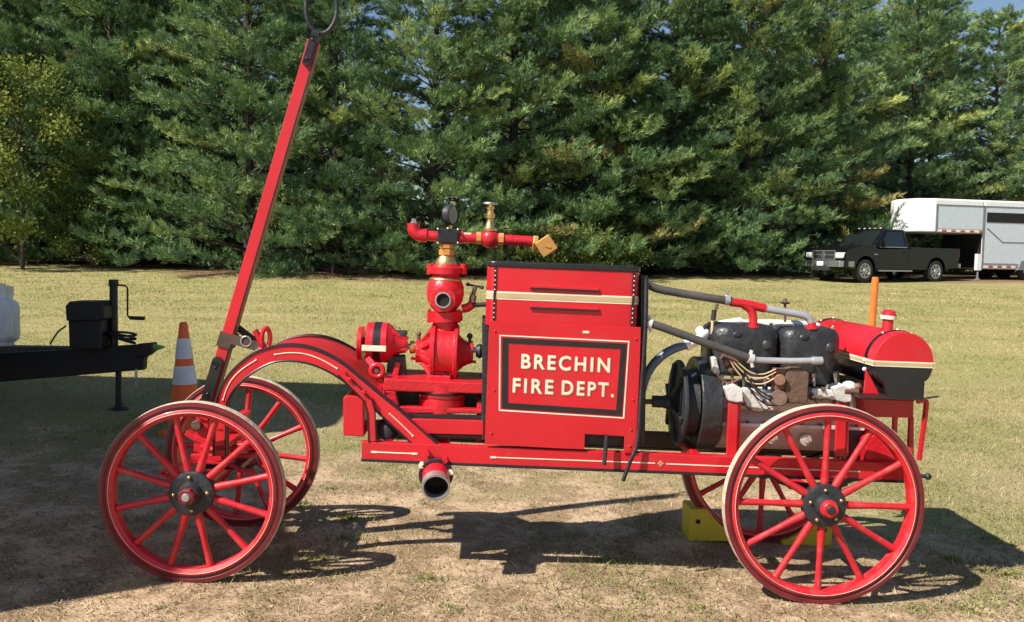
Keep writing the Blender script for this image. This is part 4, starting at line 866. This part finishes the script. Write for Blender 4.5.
# ================================================================== GOOSENECK TRAILER
def gooseneck():
    a = R(14); dx_, dy_ = math.cos(a), math.sin(a); Y0 = 33.0
    d = ray(909, 226); t = Y0/d.y; p = CO+d*t
    base = (p.x, Y0, g(p.x+3, Y0+1)); o = empty('livestock_trailer', base, (0, 0, a))
    topz = (CO+ray(898, 197)*(Y0/ray(898, 197).y)).z-base[2]; nb = (CO+ray(940, 232.5)*((Y0+.5)/ray(940, 232.5).y)).z-base[2]
    xN, xB, xE = 0, 3.35, 9.8; W = 2.2
    fl = .42
    m = MB(); m.box(xB, xE, 0, W, fl, topz, 'trailerwhite')
    vprism(m, [(xB-.001, 0.0), (xB-.001, W), (1.25, W), (.62, W*.86), (.38, W*.62), (.38, W*.38), (.55, W*.14), (1.15, 0.0)], nb, topz, 'trailerwhite', False); m.build('body', o, .07, seg=3)
    m = MB(); m.box(xB-.03, xB-.004, .06, W-.06, fl+.03, nb-.02, 'trailerblack'); m.build('shade_panel', o)  # dark panel stands in for the shade on the front wall under the nose
    m = MB(); m.box(1.25, xB-.05, -.015, 0, nb+.14, topz-.28, 'trailergrey'); m.build('nose_panel', o, .01)
    m = MB(); m.box(xB+.07, xE-.05, -.015, 0, fl+.22, topz-.28, 'trailergrey'); SP = m.build('side_wall', o, .01)
    m = MB()
    for x in (1.2, xB): m.box(x-.03, x+.03, -.03, 0, nb if x < 3 else fl, topz-.22, 'trimgrey')
    m.box(1.2, xE, -.03, 0, topz-.26, topz-.22, 'trimgrey'); m.box(xB+.05, xE, -.028, 0, fl+.18, fl+.22, 'trimgrey'); m.box(xB+.9, xE, -.026, 0, 1.45, 1.49, 'trimgrey'); m.bar((xB+.15, -.022, 2.0), (xB+.9, -.022, 1.47), .04, .02, (0, 1, 0), 'trimgrey'); m.build('trim_rail', o)
    m = MB(); m.box(xB+.12, xE-.3, -.03, -.01, topz-.85, topz-.47, 'hole'); m.build('side_vent', o)
    m = MB()
    k = 0; x = 1.25
    while x < xB-.1:
        m.box(x, x+.2, -.022, 0, nb+.03, nb+.09, 'redlens' if k % 2 else 'white'); x += .21; k += 1
    m.build('reflective_tape', o); m = MB(); x = xB+.1
    while x < xE-.1:
        m.box(x, x+.2, -.022, 0, fl+.06, fl+.12, 'redlens' if k % 2 else 'white'); x += .21; k += 1
    m.build('reflective_tape', o)
    
    m = MB(); m.box(xB-.22, xB-.02, -.02, .12, fl-.05, 1.0, 'trailerwhite'); m.cyl((xB-.12, .05, .05), (xB-.12, .05, fl), .04, 'trimgrey'); m.lathe((xB-.12, .05, 0), (0, 0, 1), [(0, .11), (.02, .11), (.06, .04)], 'trimgrey', 16); m.build('landing_jack', o)
    m = MB(); m.bar((.6, W/2, nb), (.6, W/2, 1.0), .14, .14, (0, 1, 0), 'trailerblack'); m.build('coupler_stem', o)
    m = MB(); m.prism([(xB+1.6, fl-.02), (xB+1.75, fl+.35), (xB+3.5, fl+.35), (xB+3.65, fl-.02)], -.12, 0, 'trimgrey'); m.build('mudguard', o)
    for x in (xB+1.3+.9-.05, xB+3.05):
        for y in (.08, W-.08):
            w_ = MB(); w_.lathe((x, y, .38), (0, 1, 0), [(-.11, 0), (-.11, .33), (-.08, .38), (.08, .38), (.11, .33), (.11, 0)], 'rubber', 28); WW = w_.build('wheel', o)
            r_ = MB(); r_.lathe((x, y, .38), (0, -1 if y < 1 else 1, 0), [(.10, .22), (.12, .21), (.10, .1), (.13, .06), (.13, 0)], 'chrome', 24); r_.build('rim', WW)
    tag(o, 'white and grey gooseneck livestock trailer hitched behind the black pickup at the right edge', 'trailer')
gooseneck()

# ================================================================== GROUND
def axis_pts(n, lo, hi, near, p=2.2):
    t = np.linspace(-1, 1, n); return t
xs = np.unique(np.concatenate([np.linspace(-8, 8, 110), np.sign(np.linspace(-1, 1, 71))*8+np.sign(np.linspace(-1, 1, 71))*(np.abs(np.linspace(-1, 1, 71))**2.6)*700]))
ys = np.unique(np.concatenate([np.linspace(-12, 0, 14), np.linspace(0, 12, 90), 12+(np.linspace(0, 1, 90)**2.2)*1100]))
vs = [(x, y, g(x, y)) for y in ys for x in xs]; nx_ = len(xs)
fs = [[j*nx_+i, j*nx_+i+1, (j+1)*nx_+i+1, (j+1)*nx_+i] for j in range(len(ys)-1) for i in range(nx_-1)]
me = bpy.data.meshes.new('ground'); me.from_pydata([tuple(map(float, v)) for v in vs], [], fs); me.polygons.foreach_set('use_smooth', [True]*len(fs))
gm, n, l, b = newmat('field_ground')
b.inputs['Roughness'].default_value = .95; b.inputs['Specular IOR Level'].default_value = .15
tc = n.new('ShaderNodeTexCoord')
def N(scale, detail=8, rough=.6, vec=None, dist=0):
    q = n.new('ShaderNodeTexNoise'); q.inputs['Scale'].default_value = scale; q.inputs['Detail'].default_value = detail; q.inputs['Roughness'].default_value = rough; q.inputs['Distortion'].default_value = dist
    l.new(vec or tc.outputs['Object'], q.inputs['Vector']); return q.outputs['Fac']
def ramp(fac, stops):
    q = n.new('ShaderNodeValToRGB'); e = q.color_ramp.elements
    while len(e) < len(stops): e.new(.5)
    for i, (p_, c) in enumerate(stops): e[i].position = p_; e[i].color = (c if len(c) == 4 else tuple(c)+(1,))
    l.new(fac, q.inputs['Fac']); return q.outputs['Color']
def mix(f, a, c, mode='MIX'):
    q = n.new('ShaderNodeMixRGB'); q.blend_type = mode
    for k_, v in (('Fac', f), ('Color1', a), ('Color2', c)):
        if isinstance(v, (int, float)): q.inputs[k_].default_value = v
        elif isinstance(v, tuple): q.inputs[k_].default_value = v if len(v) == 4 else v+(1,)
        else: l.new(v, q.inputs[k_])
    return q.outputs['Color']
def math_(op, a, c=0.):
    q = n.new('ShaderNodeMath'); q.operation = op
    for k_, v in ((0, a), (1, c)):
        if isinstance(v, (int, float)): q.inputs[k_].default_value = v
        else: l.new(v, q.inputs[k_])
    return q.outputs[0]
dirt = mix(.5, ramp(N(1.1, 10, .62), [(.25, (.32, .225, .145)), (.5, (.54, .385, .245)), (.75, (.68, .51, .35))]), ramp(N(30, 8, .75), [(.28, (.22, .155, .10)), (.5, (.57, .405, .26)), (.72, (.82, .63, .44))]))
dirt = mix(ramp(N(.9, 4, .5), [(.60, (0, 0, 0)), (.70, (.5, .5, .5))]), dirt, (.66, .43, .22))
dead = ramp(math_('ADD', N(2.6, 9, .72), math_('MULTIPLY', math_('SUBTRACT', N(24, 6, .8), .5), .22)), [(.43, (0, 0, 0)), (.54, (.95, .95, .95))])
dirt = mix(dead, dirt, ramp(N(85, 7, .85), [(.36, (.07, .047, .025)), (.5, (.29, .20, .115)), (.66, (.56, .42, .25))]))
straw = ramp(N(75, 6, .85), [(.34, (.12, .09, .04)), (.5, (.40, .315, .17)), (.68, (.64, .53, .32))])
green = ramp(N(60, 6, .85), [(.34, (.06, .07, .02)), (.5, (.21, .215, .07)), (.68, (.38, .365, .145))])
grass = mix(ramp(N(.55, 8, .65), [(.38, (.1, .1, .1)), (.62, (.8, .8, .8))]), straw, green)
far = mix(ramp(N(.25, 9, .7), [(.35, (0, 0, 0)), (.65, (1, 1, 1))]), (.38, .33, .14), (.21, .27, .07)); far = mix(.5, far, ramp(N(3, 10, .75), [(.3, (.20, .17, .07)), (.7, (.46, .365, .175))]))
far = mix(.35, far, ramp(N(14, 8, .8), [(.3, (.12, .115, .035)), (.7, (.52, .44, .21))]))
mp = n.new('ShaderNodeMapping'); mp.inputs['Scale'].default_value = (.12, 1.1, 1); mp.inputs['Rotation'].default_value = (0, 0, R(8)); l.new(tc.outputs['Object'], mp.inputs['Vector'])
far = mix(.45, far, ramp(N(1.2, 6, .7, mp.outputs['Vector']), [(.35, (.19, .195, .06)), (.65, (.42, .33, .16))]))
sp = n.new('ShaderNodeSeparateXYZ'); l.new(tc.outputs['Object'], sp.inputs['Vector'])
ydist = n.new('ShaderNodeMapRange'); l.new(sp.outputs['Y'], ydist.inputs['Value']); ydist.inputs['From Min'].default_value = 5.0; ydist.inputs['From Max'].default_value = 9.2
# bare-earth mask: strongest near the machine, breaking up into patches
pm = math_('ADD', N(.8, 9, .68), math_('MULTIPLY', ydist.outputs['Result'], .42))
xr = n.new('ShaderNodeMapRange'); l.new(sp.outputs['X'], xr.inputs['Value']); xr.inputs['From Min'].default_value = .8; xr.inputs['From Max'].default_value = 4.2; xr.inputs['To Max'].default_value = .20
pm = math_('ADD', pm, xr.outputs['Result'])
pm = math_('ADD', pm, math_('MULTIPLY', math_('SUBTRACT', N(9, 8, .75), .5), .35))
mask = ramp(pm, [(.60, (0, 0, 0)), (.74, (1, 1, 1))])
nearc = mix(mask, dirt, grass)
fm = n.new('ShaderNodeMapRange'); l.new(sp.outputs['Y'], fm.inputs['Value']); fm.inputs['From Min'].default_value = 6.5; fm.inputs['From Max'].default_value = 13
c_all = mix(fm.outputs['Result'], nearc, far)
# needle litter under the trees; its forward bulge at left also paints tree shade
lm = n.new('ShaderNodeMapRange'); xm_ = n.new('ShaderNodeMapRange'); xm_.interpolation_type = 'SMOOTHSTEP'; l.new(sp.outputs['X'], xm_.inputs['Value']); xm_.inputs['From Min'].default_value = 2.5; xm_.inputs['From Max'].default_value = -3.0; xm_.inputs['To Max'].default_value = 4.6
xl_ = n.new('ShaderNodeMapRange'); xl_.interpolation_type = 'SMOOTHSTEP'; l.new(sp.outputs['X'], xl_.inputs['Value']); xl_.inputs['From Min'].default_value = -15; xl_.inputs['From Max'].default_value = -10.0
l.new(math_('ADD', math_('ADD', sp.outputs['Y'], math_('MULTIPLY', xm_.outputs['Result'], xl_.outputs['Result'])), math_('MULTIPLY', N(.35, 5), 6)), lm.inputs['Value']); lm.inputs['From Min'].default_value = 34.5; lm.inputs['From Max'].default_value = 36.5
c_all = mix(lm.outputs['Result'], c_all, mix(N(2), (.12, .08, .045), (.26, .17, .095)))
l.new(c_all, b.inputs['Base Color'])
bp = n.new('ShaderNodeBump'); bp.inputs['Strength'].default_value = .8; bp.inputs['Distance'].default_value = .03; l.new(mix(.5, N(14, 9, .7), N(70, 5, .7)), bp.inputs['Height']); l.new(bp.outputs['Normal'], b.inputs['Normal'])
me.materials.append(gm); gr = bpy.data.objects.new('ground', me); col.objects.link(gr); tag(gr, kind='structure')

# ---- foliage material from a colour attribute
def leafmat(name, trans=.25, rough=.6, spec=.25, objvar=False):
    m, n, l, b = newmat(name); at = n.new('ShaderNodeAttribute'); at.attribute_name = 'tint'
    out = at.outputs['Color']
    if objvar:
        oi = n.new('ShaderNodeObjectInfo'); hs = n.new('ShaderNodeHueSaturation'); mr = n.new('ShaderNodeMapRange'); mr.inputs['To Min'].default_value = .8; mr.inputs['To Max'].default_value = 1.25
        l.new(oi.outputs['Random'], mr.inputs['Value']); l.new(mr.outputs['Result'], hs.inputs['Value']); m2 = n.new('ShaderNodeMapRange'); m2.inputs['To Min'].default_value = .515; m2.inputs['To Max'].default_value = .49
        l.new(oi.outputs['Random'], m2.inputs['Value']); l.new(m2.outputs['Result'], hs.inputs['Hue']); l.new(out, hs.inputs['Color']); out = hs.outputs['Color']
    l.new(out, b.inputs['Base Color']); b.inputs['Roughness'].default_value = rough; b.inputs['Specular IOR Level'].default_value = spec
    tr = n.new('ShaderNodeBsdfTranslucent'); l.new(out, tr.inputs['Color']); mx = n.new('ShaderNodeMixShader'); mx.inputs['Fac'].default_value = trans
    l.new(b.outputs['BSDF'], mx.inputs[1]); l.new(tr.outputs['BSDF'], mx.inputs[2]); l.new(mx.outputs['Shader'], n['Material Output'].inputs['Surface']); return m
M['needle'] = leafmat('pine_needles', .15, objvar=True); M['leaf'] = leafmat('green_leaves', .35); M['blade'] = leafmat('grass_blades', .2, .8, .1)
def trimesh(name, V, colr, mat, parent=None, quads=False):
    k = 4 if quads else 3; nf = len(V)//k
    me = bpy.data.meshes.new(name); me.vertices.add(len(V)); me.vertices.foreach_set('co', np.ascontiguousarray(V, dtype=np.float32).ravel())
    me.loops.add(nf*k); me.loops.foreach_set('vertex_index', np.arange(nf*k, dtype=np.int32)); me.polygons.add(nf); me.polygons.foreach_set('loop_start', np.arange(0, nf*k, k, dtype=np.int32))
    me.update(calc_edges=True)
    ca = me.color_attributes.new('tint', 'FLOAT_COLOR', 'POINT'); c4 = np.ones((len(V), 4), np.float32); c4[:, :3] = np.repeat(colr, k, axis=0); ca.data.foreach_set('color', c4.ravel())
    me.materials.append(M[mat]); o = bpy.data.objects.new(name, me); col.objects.link(o)
    if parent: o.parent = parent
    return o

# ---- grass
def gvec(X, Y): return np.array([g(float(a), float(b)) for a, b in zip(X, Y)])
def grass_obj(name, npts, y0, y1, hmin, hmax, keep, wscale=1.0, powr=1.6):
    Y = y0+(y1-y0)*rng.random(npts)**powr; X = (rng.random(npts)*2-1)*(Y*.64+.5)
    pn = np.array([noise.noise(Vector((float(a)*.8, float(b)*.8, 5)))+.5*noise.noise(Vector((float(a)*3.1, float(b)*3.1, 9))) for a, b in zip(X, Y)])
    k = rng.random(npts) < keep(X, Y, pn); X, Y, pn = X[k], Y[k], pn[k]; n_ = len(X); Z = gvec(X, Y)
    h = hmin+(hmax-hmin)*rng.random(n_)**2; h *= (1+.5*np.clip(pn, 0, 1)); h *= np.where(Y > 6, .55+.45*np.clip((Y-6)/10, 0, 1), 1) if wscale > 1 else 1; a = rng.random(n_)*2*np.pi; lean = rng.normal(0, .7, (n_, 2)); w = (.0022+.0025*rng.random(n_))*(np.clip(Y/8.5, .75, 3.) if wscale > 1 else 1)
    bx = np.stack([np.cos(a)*w, np.sin(a)*w, np.zeros(n_)], 1); p = np.stack([X, Y, Z-.002], 1); tip = p+np.stack([lean[:, 0]*h, lean[:, 1]*h, h], 1)
    V = np.stack([p-bx, p+bx, tip], 1).reshape(-1, 3)
    u = rng.random(n_)[:, None]; gg = np.clip(.5+pn*1.1+.3*np.clip(X-1, 0, 1.5)*(Y < 6)+rng.normal(0, .22, n_), 0, 1)[:, None]
    c = (1-gg)*np.array([.56, .44, .25])+gg*np.array([.23, .25, .08]); c *= .6+.7*u
    o = trimesh(name, V, c, 'blade'); tag(o, kind='stuff'); return o
o = grass_obj('short_grass', 230000, 2.6, 11, .008, .042, lambda X, Y, pn: np.clip(-.04+.6*pn+.09*(Y-5.0)+.16*np.clip(X-.5, 0, 3)+.05, .02, 1), 1.0, 1.5)
tag(o, 'short dry and green grass growing in patches on the bare dirt', 'grass')
o = grass_obj('field_grass', 210000, 5.6, 30, .015, .05, lambda X, Y, pn: np.clip((Y-5.6)/4.5+.35*pn, 0, 1), 2.6, 1.5); tag(o, 'sunlit mown yellow green grass covering the field beyond the fire engine', 'grass')
# dry clippings lying flat
n_ = 90000; Y = 2.7+8*rng.random(n_)**1.5; X = (rng.random(n_)*2-1)*(Y*.64+.4); Z = gvec(X, Y); a = rng.random(n_)*2*np.pi; L_ = .006+.022*rng.random(n_)**2; w = .0012+.0016*rng.random(n_)
d1 = np.stack([np.cos(a), np.sin(a), rng.normal(0, .25, n_)], 1)*L_[:, None]; d2 = np.stack([-np.sin(a)*w, np.cos(a)*w, np.zeros(n_)], 1); p = np.stack([X, Y, Z+.006], 1)
V = np.stack([p-d1-d2, p+d1, p-d1+d2], 1).reshape(-1, 3); dk = (rng.random(n_) < .65)[:, None]; c = np.where(dk, np.array([.11, .08, .04]), np.array([.62, .50, .31]))*(.6+.7*rng.random(n_))[:, None]
o = trimesh('dry_clippings', V, c, 'blade'); tag(o, 'straw coloured dry clippings scattered over the dirt under the fire engine', 'dry grass', kind='stuff')
# weeds: scattered leafy tufts
Vs = []; Cs = []
for (px, py, s_, k) in [(430, 580, 1, 60), (600, 562, .8, 50), (585, 598, .7, 30), (350, 520, 1.2, 90), (320, 560, 1, 60), (670, 585, .8, 40), (700, 610, .9, 50), (790, 590, .9, 50), (425, 505, .7, 30), (500, 500, .6, 26), (950, 560, 1.1, 70), (985, 600, 1, 60), (545, 540, .6, 24), (640, 600, .7, 30), (880, 600, .7, 30), (110, 600, .6, 20), (40, 580, .6, 20), (450, 610, .9, 50), (380, 610, .7, 30), (740, 560, .8, 40), (520, 610, .6, 20), (330, 490, .9, 50), (300, 505, 1.1, 80), (345, 540, 1.1, 70), (370, 470, .7, 40), (1005, 575, 1.1, 70), (960, 610, 1, 60), (915, 610, .9, 60), (990, 540, 1, 60), (640, 575, .6, 24), (560, 610, .7, 30), (480, 590, .6, 22), (250, 612, .7, 26), (160, 610, .6, 20)]:
    c0 = G(px, py)
    for i in range(k*3):
        r_ = abs(random.gauss(0, .075*s_)); a = random.random()*6.28; x = c0.x+r_*1.4*math.cos(a); y = c0.y+r_*math.sin(a); z = g(x, y); b_ = random.random()*6.28; L = random.uniform(.012, .035)*s_; w_ = L*.14
        dd = np.array([math.cos(b_), math.sin(b_), random.uniform(.3, 1.8)]); dd /= np.linalg.norm(dd); sd = np.array([-math.sin(b_), math.cos(b_), 0])*w_; p0 = np.array([x, y, z])
        Vs += [p0-sd, p0+sd, p0+dd*L]; Cs.append(np.array([.17, .21, .05])*random.uniform(.6, 1.5) if random.random() < .6 else np.array([.36, .30, .15])*random.uniform(.6, 1.2))
o = trimesh('weeds', np.array(Vs), np.array(Cs), 'blade'); tag(o, 'small green weeds sprouting in tufts on the bare ground in front', 'weeds', kind='stuff')
# clods / pebbles
m = MB()
M['clod'] = paint('dirt_clods', (.5, .39, .27), .95, var=.35, nscale=30)
for i in range(700):
    y = 2.9+6*random.random()**1.5; x = random.uniform(-1, 1)*(y*.62); r_ = .003+.009*random.random()**3; m.ball((x, y, g(x, y)+r_*.2), r_, 'clod', 6, 4, (1, random.uniform(.6, 1.2), .6))
o = m.build('dirt_clods'); tag(o, 'small clods and pebbles lying loose on the brown dirt', 'clods', kind='stuff')

# ================================================================== TREES
def pine_data(seed, H, Rb, tufts, base=.2, blades=12, gap=.58):
    r_ = np.random.default_rng(seed); tv = MB(); C = []
    tv.sweep([(0, 0, -.2), (.03, 0, H*.3), (-.03, .04, H*.65), (0, 0, H*.97)], [.19, .15, .09, .02], 'bark', 8, caps=False)
    cent = []; axs = []; tints = []; z = base; wh = 0
    while z < H-.35:
        rel = (z-base)/(H-base); nw = 6; az0 = r_.random()*6.28
        for q in range(nw):
            az = az0+q*2*math.pi/nw+r_.normal(0, .18); zb = z+r_.normal(0, .10)
            Lr = Rb*(1-rel)**.68*r_.uniform(.5, 1.1)+.35; up = r_.uniform(.10, .42)+.4*rel; tone = r_.random(); d = np.array([math.cos(az), math.sin(az)])
            def at(t): return np.array([d[0]*Lr*t, d[1]*Lr*t, zb+Lr*(up*t-.42*t*t+.26*t**3)])
            tv.sweep([tuple(at(t)) for t in (0, .35, .7, 1)], [.045*(1-rel)+.012, .03*(1-rel)+.01, .015, .006], 'bark', 5, caps=False)
            nt = int(tufts*(.3+Lr/Rb)); nsub = max(4, int(3+Lr*2.3))
            for s_ in range(nsub):
                t0 = .2+.84*(s_+r_.random())/nsub; t0 = min(t0, 1.); sg = 1 if s_ % 2 else -1; sl = (.35+Lr*.36*(1.2-t0*.8))*r_.uniform(.6, 1.1); ang = az+sg*r_.uniform(.35, .95)*(1.1-t0*.6)
                dv = np.array([math.cos(ang), math.sin(ang), r_.uniform(.15, .65)]); dv /= np.linalg.norm(dv)
                m_ = max(3, nt//nsub); u = r_.random(m_)**.8; st = r_.random()
                c = at(t0)+dv*(u*sl)[:, None]+r_.normal(0, 1, (m_, 3))*np.array([.075, .075, .05])
                cent.append(c); axs.append(np.tile(dv*1.2+np.array([0, 0, .55]), (m_, 1))); tints.append(np.stack([np.full(m_, tone), u*.5+t0*.5, np.full(m_, st)], 1))
        z += gap*r_.uniform(.8, 1.2)
    c = np.concatenate(cent); ax_ = np.concatenate(axs); ti = np.concatenate(tints)
    ax_ /= np.linalg.norm(ax_, axis=1)[:, None]
    cc = np.repeat(c, blades, 0); aa = np.repeat(ax_, blades, 0); tt = np.repeat(ti, blades, 0); nB = len(cc)
    dirs = aa+r_.normal(0, .45, (nB, 3)); dirs /= np.linalg.norm(dirs, axis=1)[:, None]
    side = np.cross(dirs, r_.normal(0, 1, (nB, 3))); side /= np.linalg.norm(side, axis=1)[:, None]
    L = r_.uniform(.12, .26, nB)[:, None]; w = r_.uniform(.009, .018, nB)[:, None]
    o_ = cc+r_.normal(0, .03, (nB, 3))
    V = np.stack([o_-side*w, o_+side*w, o_+dirs*L], 1).reshape(-1, 3)
    yel = np.clip(r_.normal(.10, .10, nB)+(tt[:, 0] > .7)*.2+(tt[:, 0] > .92)*.35+(tt[:, 2]-.5)*.35, 0, 1)[:, None]
    col_ = (1-yel)*np.array([.115, .215, .10])+yel*np.array([.42, .46, .14])
    dead = ((tt[:, 0] > .975) & (r_.random(nB) < .5))[:, None]; col_ = np.where(dead, np.array([.30, .20, .08]), col_)
    col_ *= (.75+.5*r_.random(nB))[:, None]*(.7+.6*tt[:, 2])[:, None]
    return tv, V, col_
variants = []
specs = [(1, 14.4, 4.0, 98), (2, 13.8, 4.2, 100), (3, 15.2, 3.9, 96), (4, 14.2, 4.1, 98), (5, 15.6, 4.0, 96)]
def place_pine(vi, X, Y, rz, s, label, group):
    if vi not in place_pine.d:
        sd, H, Rb, tf = specs[vi]; tv, V, c = pine_data(sd, H, Rb, tf)
        root = empty('pine_tree', (0, 0, 0)); tk = tv.build('trunk', root); cr_ = trimesh('crown', V, c, 'needle', root); place_pine.d[vi] = root; o = root
    else: o = copy_tree(place_pine.d[vi])
    o.location = (X, Y, g(X, Y)-.05); o.rotation_euler = (0, 0, rz); o.scale = (s*1.05, s*1.05, s) if s > .86 else (s, s, s); tag(o, label, 'pine tree', group); return o
place_pine.d = {}
front = [(-50, 33.5, 'pine at the far left corner, mostly hidden by the yellowing leafy tree'),
         (45, 34.5, 'tall pine rising behind the yellowing leafy tree and the battery box'),
         (112, 34.0, 'bushy pine straight behind the trailer jack'),
         (178, 34.6, 'pine with bare trunk showing above the traffic cone'),
         (248, 31.5, 'pine crossed by the middle of the raised red drawbar'),
         (335, 31.0, 'pine just right of the drawbar ring with yellowish limbs'),
         (432, 31.2, 'pine rising directly behind the pump pressure gauge'),
         (510, 33.0, 'pine standing behind the brass valve and nozzle'),
         (590, 33.6, 'broad pine behind the right half of the engine hood'),
         (668, 34.6, 'pine behind the upper hose, right of the hood'),
         (742, 34.6, 'pine with plumed limbs above the engine cylinders'),
         (815, 38.0, 'pine rising just behind the pickup truck grille'),
         (905, 42.0, 'pine towering above the white nose of the livestock trailer'),
         (985, 43.0, 'pine above the side vent of the livestock trailer'),
         (1075, 43.5, 'pine at the far right edge of the row')]
for i, (px, Y, lab) in enumerate(front):
    X = (px-512)/FPX*Y; s = .94+.14*((i*37) % 10)/10
    if i == 5: s = .84
    if i == 6: s = .90
    if px > 950: s = .92 if px < 1000 else .98
    place_pine(i % 5, X, Y, i*1.7, s, lab, 'pines in the front row of the tree line')
for i in range(17):
    px = -90+i*78
    if px > 960: X = (1010-512)/FPX*50; place_pine(2, X, 50, 1., .92, 'dark pine of the rear row, seen only in gaps between the front pines', 'pines in the rear row of the tree line'); break
    Y = 39.5+1.5*((i*53) % 7)/7+(7.5 if px > 780 else 0); X = (px-512)/FPX*Y
    place_pine((i*2+1) % 5, X, Y, i*2.1+.6, .93+.1*((i*29) % 10)/10 if px > 470 or px < 340 else .70, 'dark pine of the rear row, seen only in gaps between the front pines', 'pines in the rear row of the tree line')

def leafy(name, X, Y, H, Rx, nleaf, colr, label, lsize=.07, zc=.55, cat='tree', group=None, ncl=26, seed=0, spread=.55):
    r_ = np.random.default_rng(seed); root = empty(name, (X, Y, g(X, Y)-.03)); t = MB(); cl = []
    t.sweep([(0, 0, 0), (.04, .02, H*.35), (0, 0, H*.8)], [.06*H/6, .045*H/6, .012], 'bark', 8, caps=False)
    for i in range(ncl):
        z = H*(.12+.85*r_.random()); rr_ = Rx*math.sqrt(max(.05, 1-((z/H-zc*.8)/.75)**2))*r_.uniform(.3, 1); a = r_.random()*6.28; c = np.array([rr_*math.cos(a), rr_*math.sin(a), z]); cl.append(c)
        t.sweep([(0, 0, max(.1, z-H*.2)), (c[0]*.6, c[1]*.6, z-H*.05), tuple(c)], [.022, .014, .006], 'bark', 5, caps=False)
    t.build('trunk', root); cl = np.array(cl); k = r_.integers(0, ncl, nleaf); tone = r_.random(ncl)
    c = cl[k]+r_.normal(0, 1, (nleaf, 3))*np.array([.34, .34, .26])*Rx*spread
    d = r_.normal(0, 1, (nleaf, 3)); d /= np.linalg.norm(d, axis=1)[:, None]; s_ = np.cross(d, r_.normal(0, 1, (nleaf, 3))); s_ /= np.linalg.norm(s_, axis=1)[:, None]
    L = (lsize*(.7+.6*r_.random(nleaf)))[:, None]; V = np.stack([c, c+d*L*.5+s_*L*.35, c+d*L, c+d*L*.5-s_*L*.35], 1).reshape(-1, 3)
    cc = np.array(colr[0])*(1-tone[k])[:, None]+np.array(colr[1])*tone[k][:, None]; cc = cc*(.6+.8*r_.random(nleaf))[:, None]
    trimesh('crown', V, cc, 'leaf', root, quads=True); tag(root, label, cat, group); return root
for i in range(13):
    if i == 5 or i > 10: continue
    Y = 48+2.0*((i*31) % 7)/7; X = (-80+i*98-512)/FPX*Y
    place_pine((i*3) % 5, X, Y, i*1.3, 1.02, 'dark pine of the rear row, seen only in gaps between the front pines', 'pines in the rear row of the tree line')
ylw = ((.10, .16, .04), (.32, .34, .07))
leafy('leafy_tree', (22-512)/FPX*30.0, 30.0, 7.3, 2.3, 15000, ylw, 'small broadleaf tree turning yellow in front of the pines at the left edge', .12, ncl=34, seed=3, spread=.38)
for j, (px, Y, H, Rx, lab) in enumerate([(405, 31.5, 1.9, 1.2, 'low yellow green bush behind the pump'), (92, 31.5, 3.4, 1.3, 'leafy bush left of the pine trunks behind the trailer jack'), (560, 31.0, 1.8, 1.5, 'low green bush behind the engine hood'), (610, 31.6, 1.4, 1.2, 'low green shrub just right of the hood lid centre'), (858, 36.0, 2.6, 1.4, 'pale green bush showing above the pickup windshield')]):
    leafy('bush', (px-512)/FPX*Y, Y, H, Rx, 5200, ((.08, .13, .035), (.20, .24, .06)), lab, .10, cat='bush', group='bushes along the tree line', ncl=18, seed=10+j)

# ================================================================== LIGHT
sdv = Vector((-.79, -.54, 1.0)).normalized()      # towards the sun
elev = math.asin(sdv.z)
w = bpy.data.worlds.new('World'); scene.world = w; w.use_nodes = True; wn = w.node_tree.nodes; wl = w.node_tree.links
sky = wn.new('ShaderNodeTexSky'); sky.sky_type = 'NISHITA'; sky.sun_disc = False; sky.sun_elevation = elev; sky.sun_rotation = math.atan2(sdv.x, sdv.y)
sky.air_density = 1.0; sky.dust_density = .3; sky.ozone_density = 1.6
bg = wn['Background']; wl.new(sky.outputs['Color'], bg.inputs['Color']); bg.inputs['Strength'].default_value = .07
ld = bpy.data.lights.new('sun', 'SUN'); ld.energy = 5.0; ld.angle = R(.55); ld.color = (1, .94, .84); lo = bpy.data.objects.new('sun', ld); col.objects.link(lo); lo.rotation_euler = sdv.to_track_quat('Z', 'Y').to_euler(); lo.location = (-20, -12, 25)
scene.view_settings.view_transform = 'Standard'; scene.view_settings.look = 'None'; scene.view_settings.exposure = .66; scene.view_settings.gamma = 1
scene.render.engine = 'CYCLES'
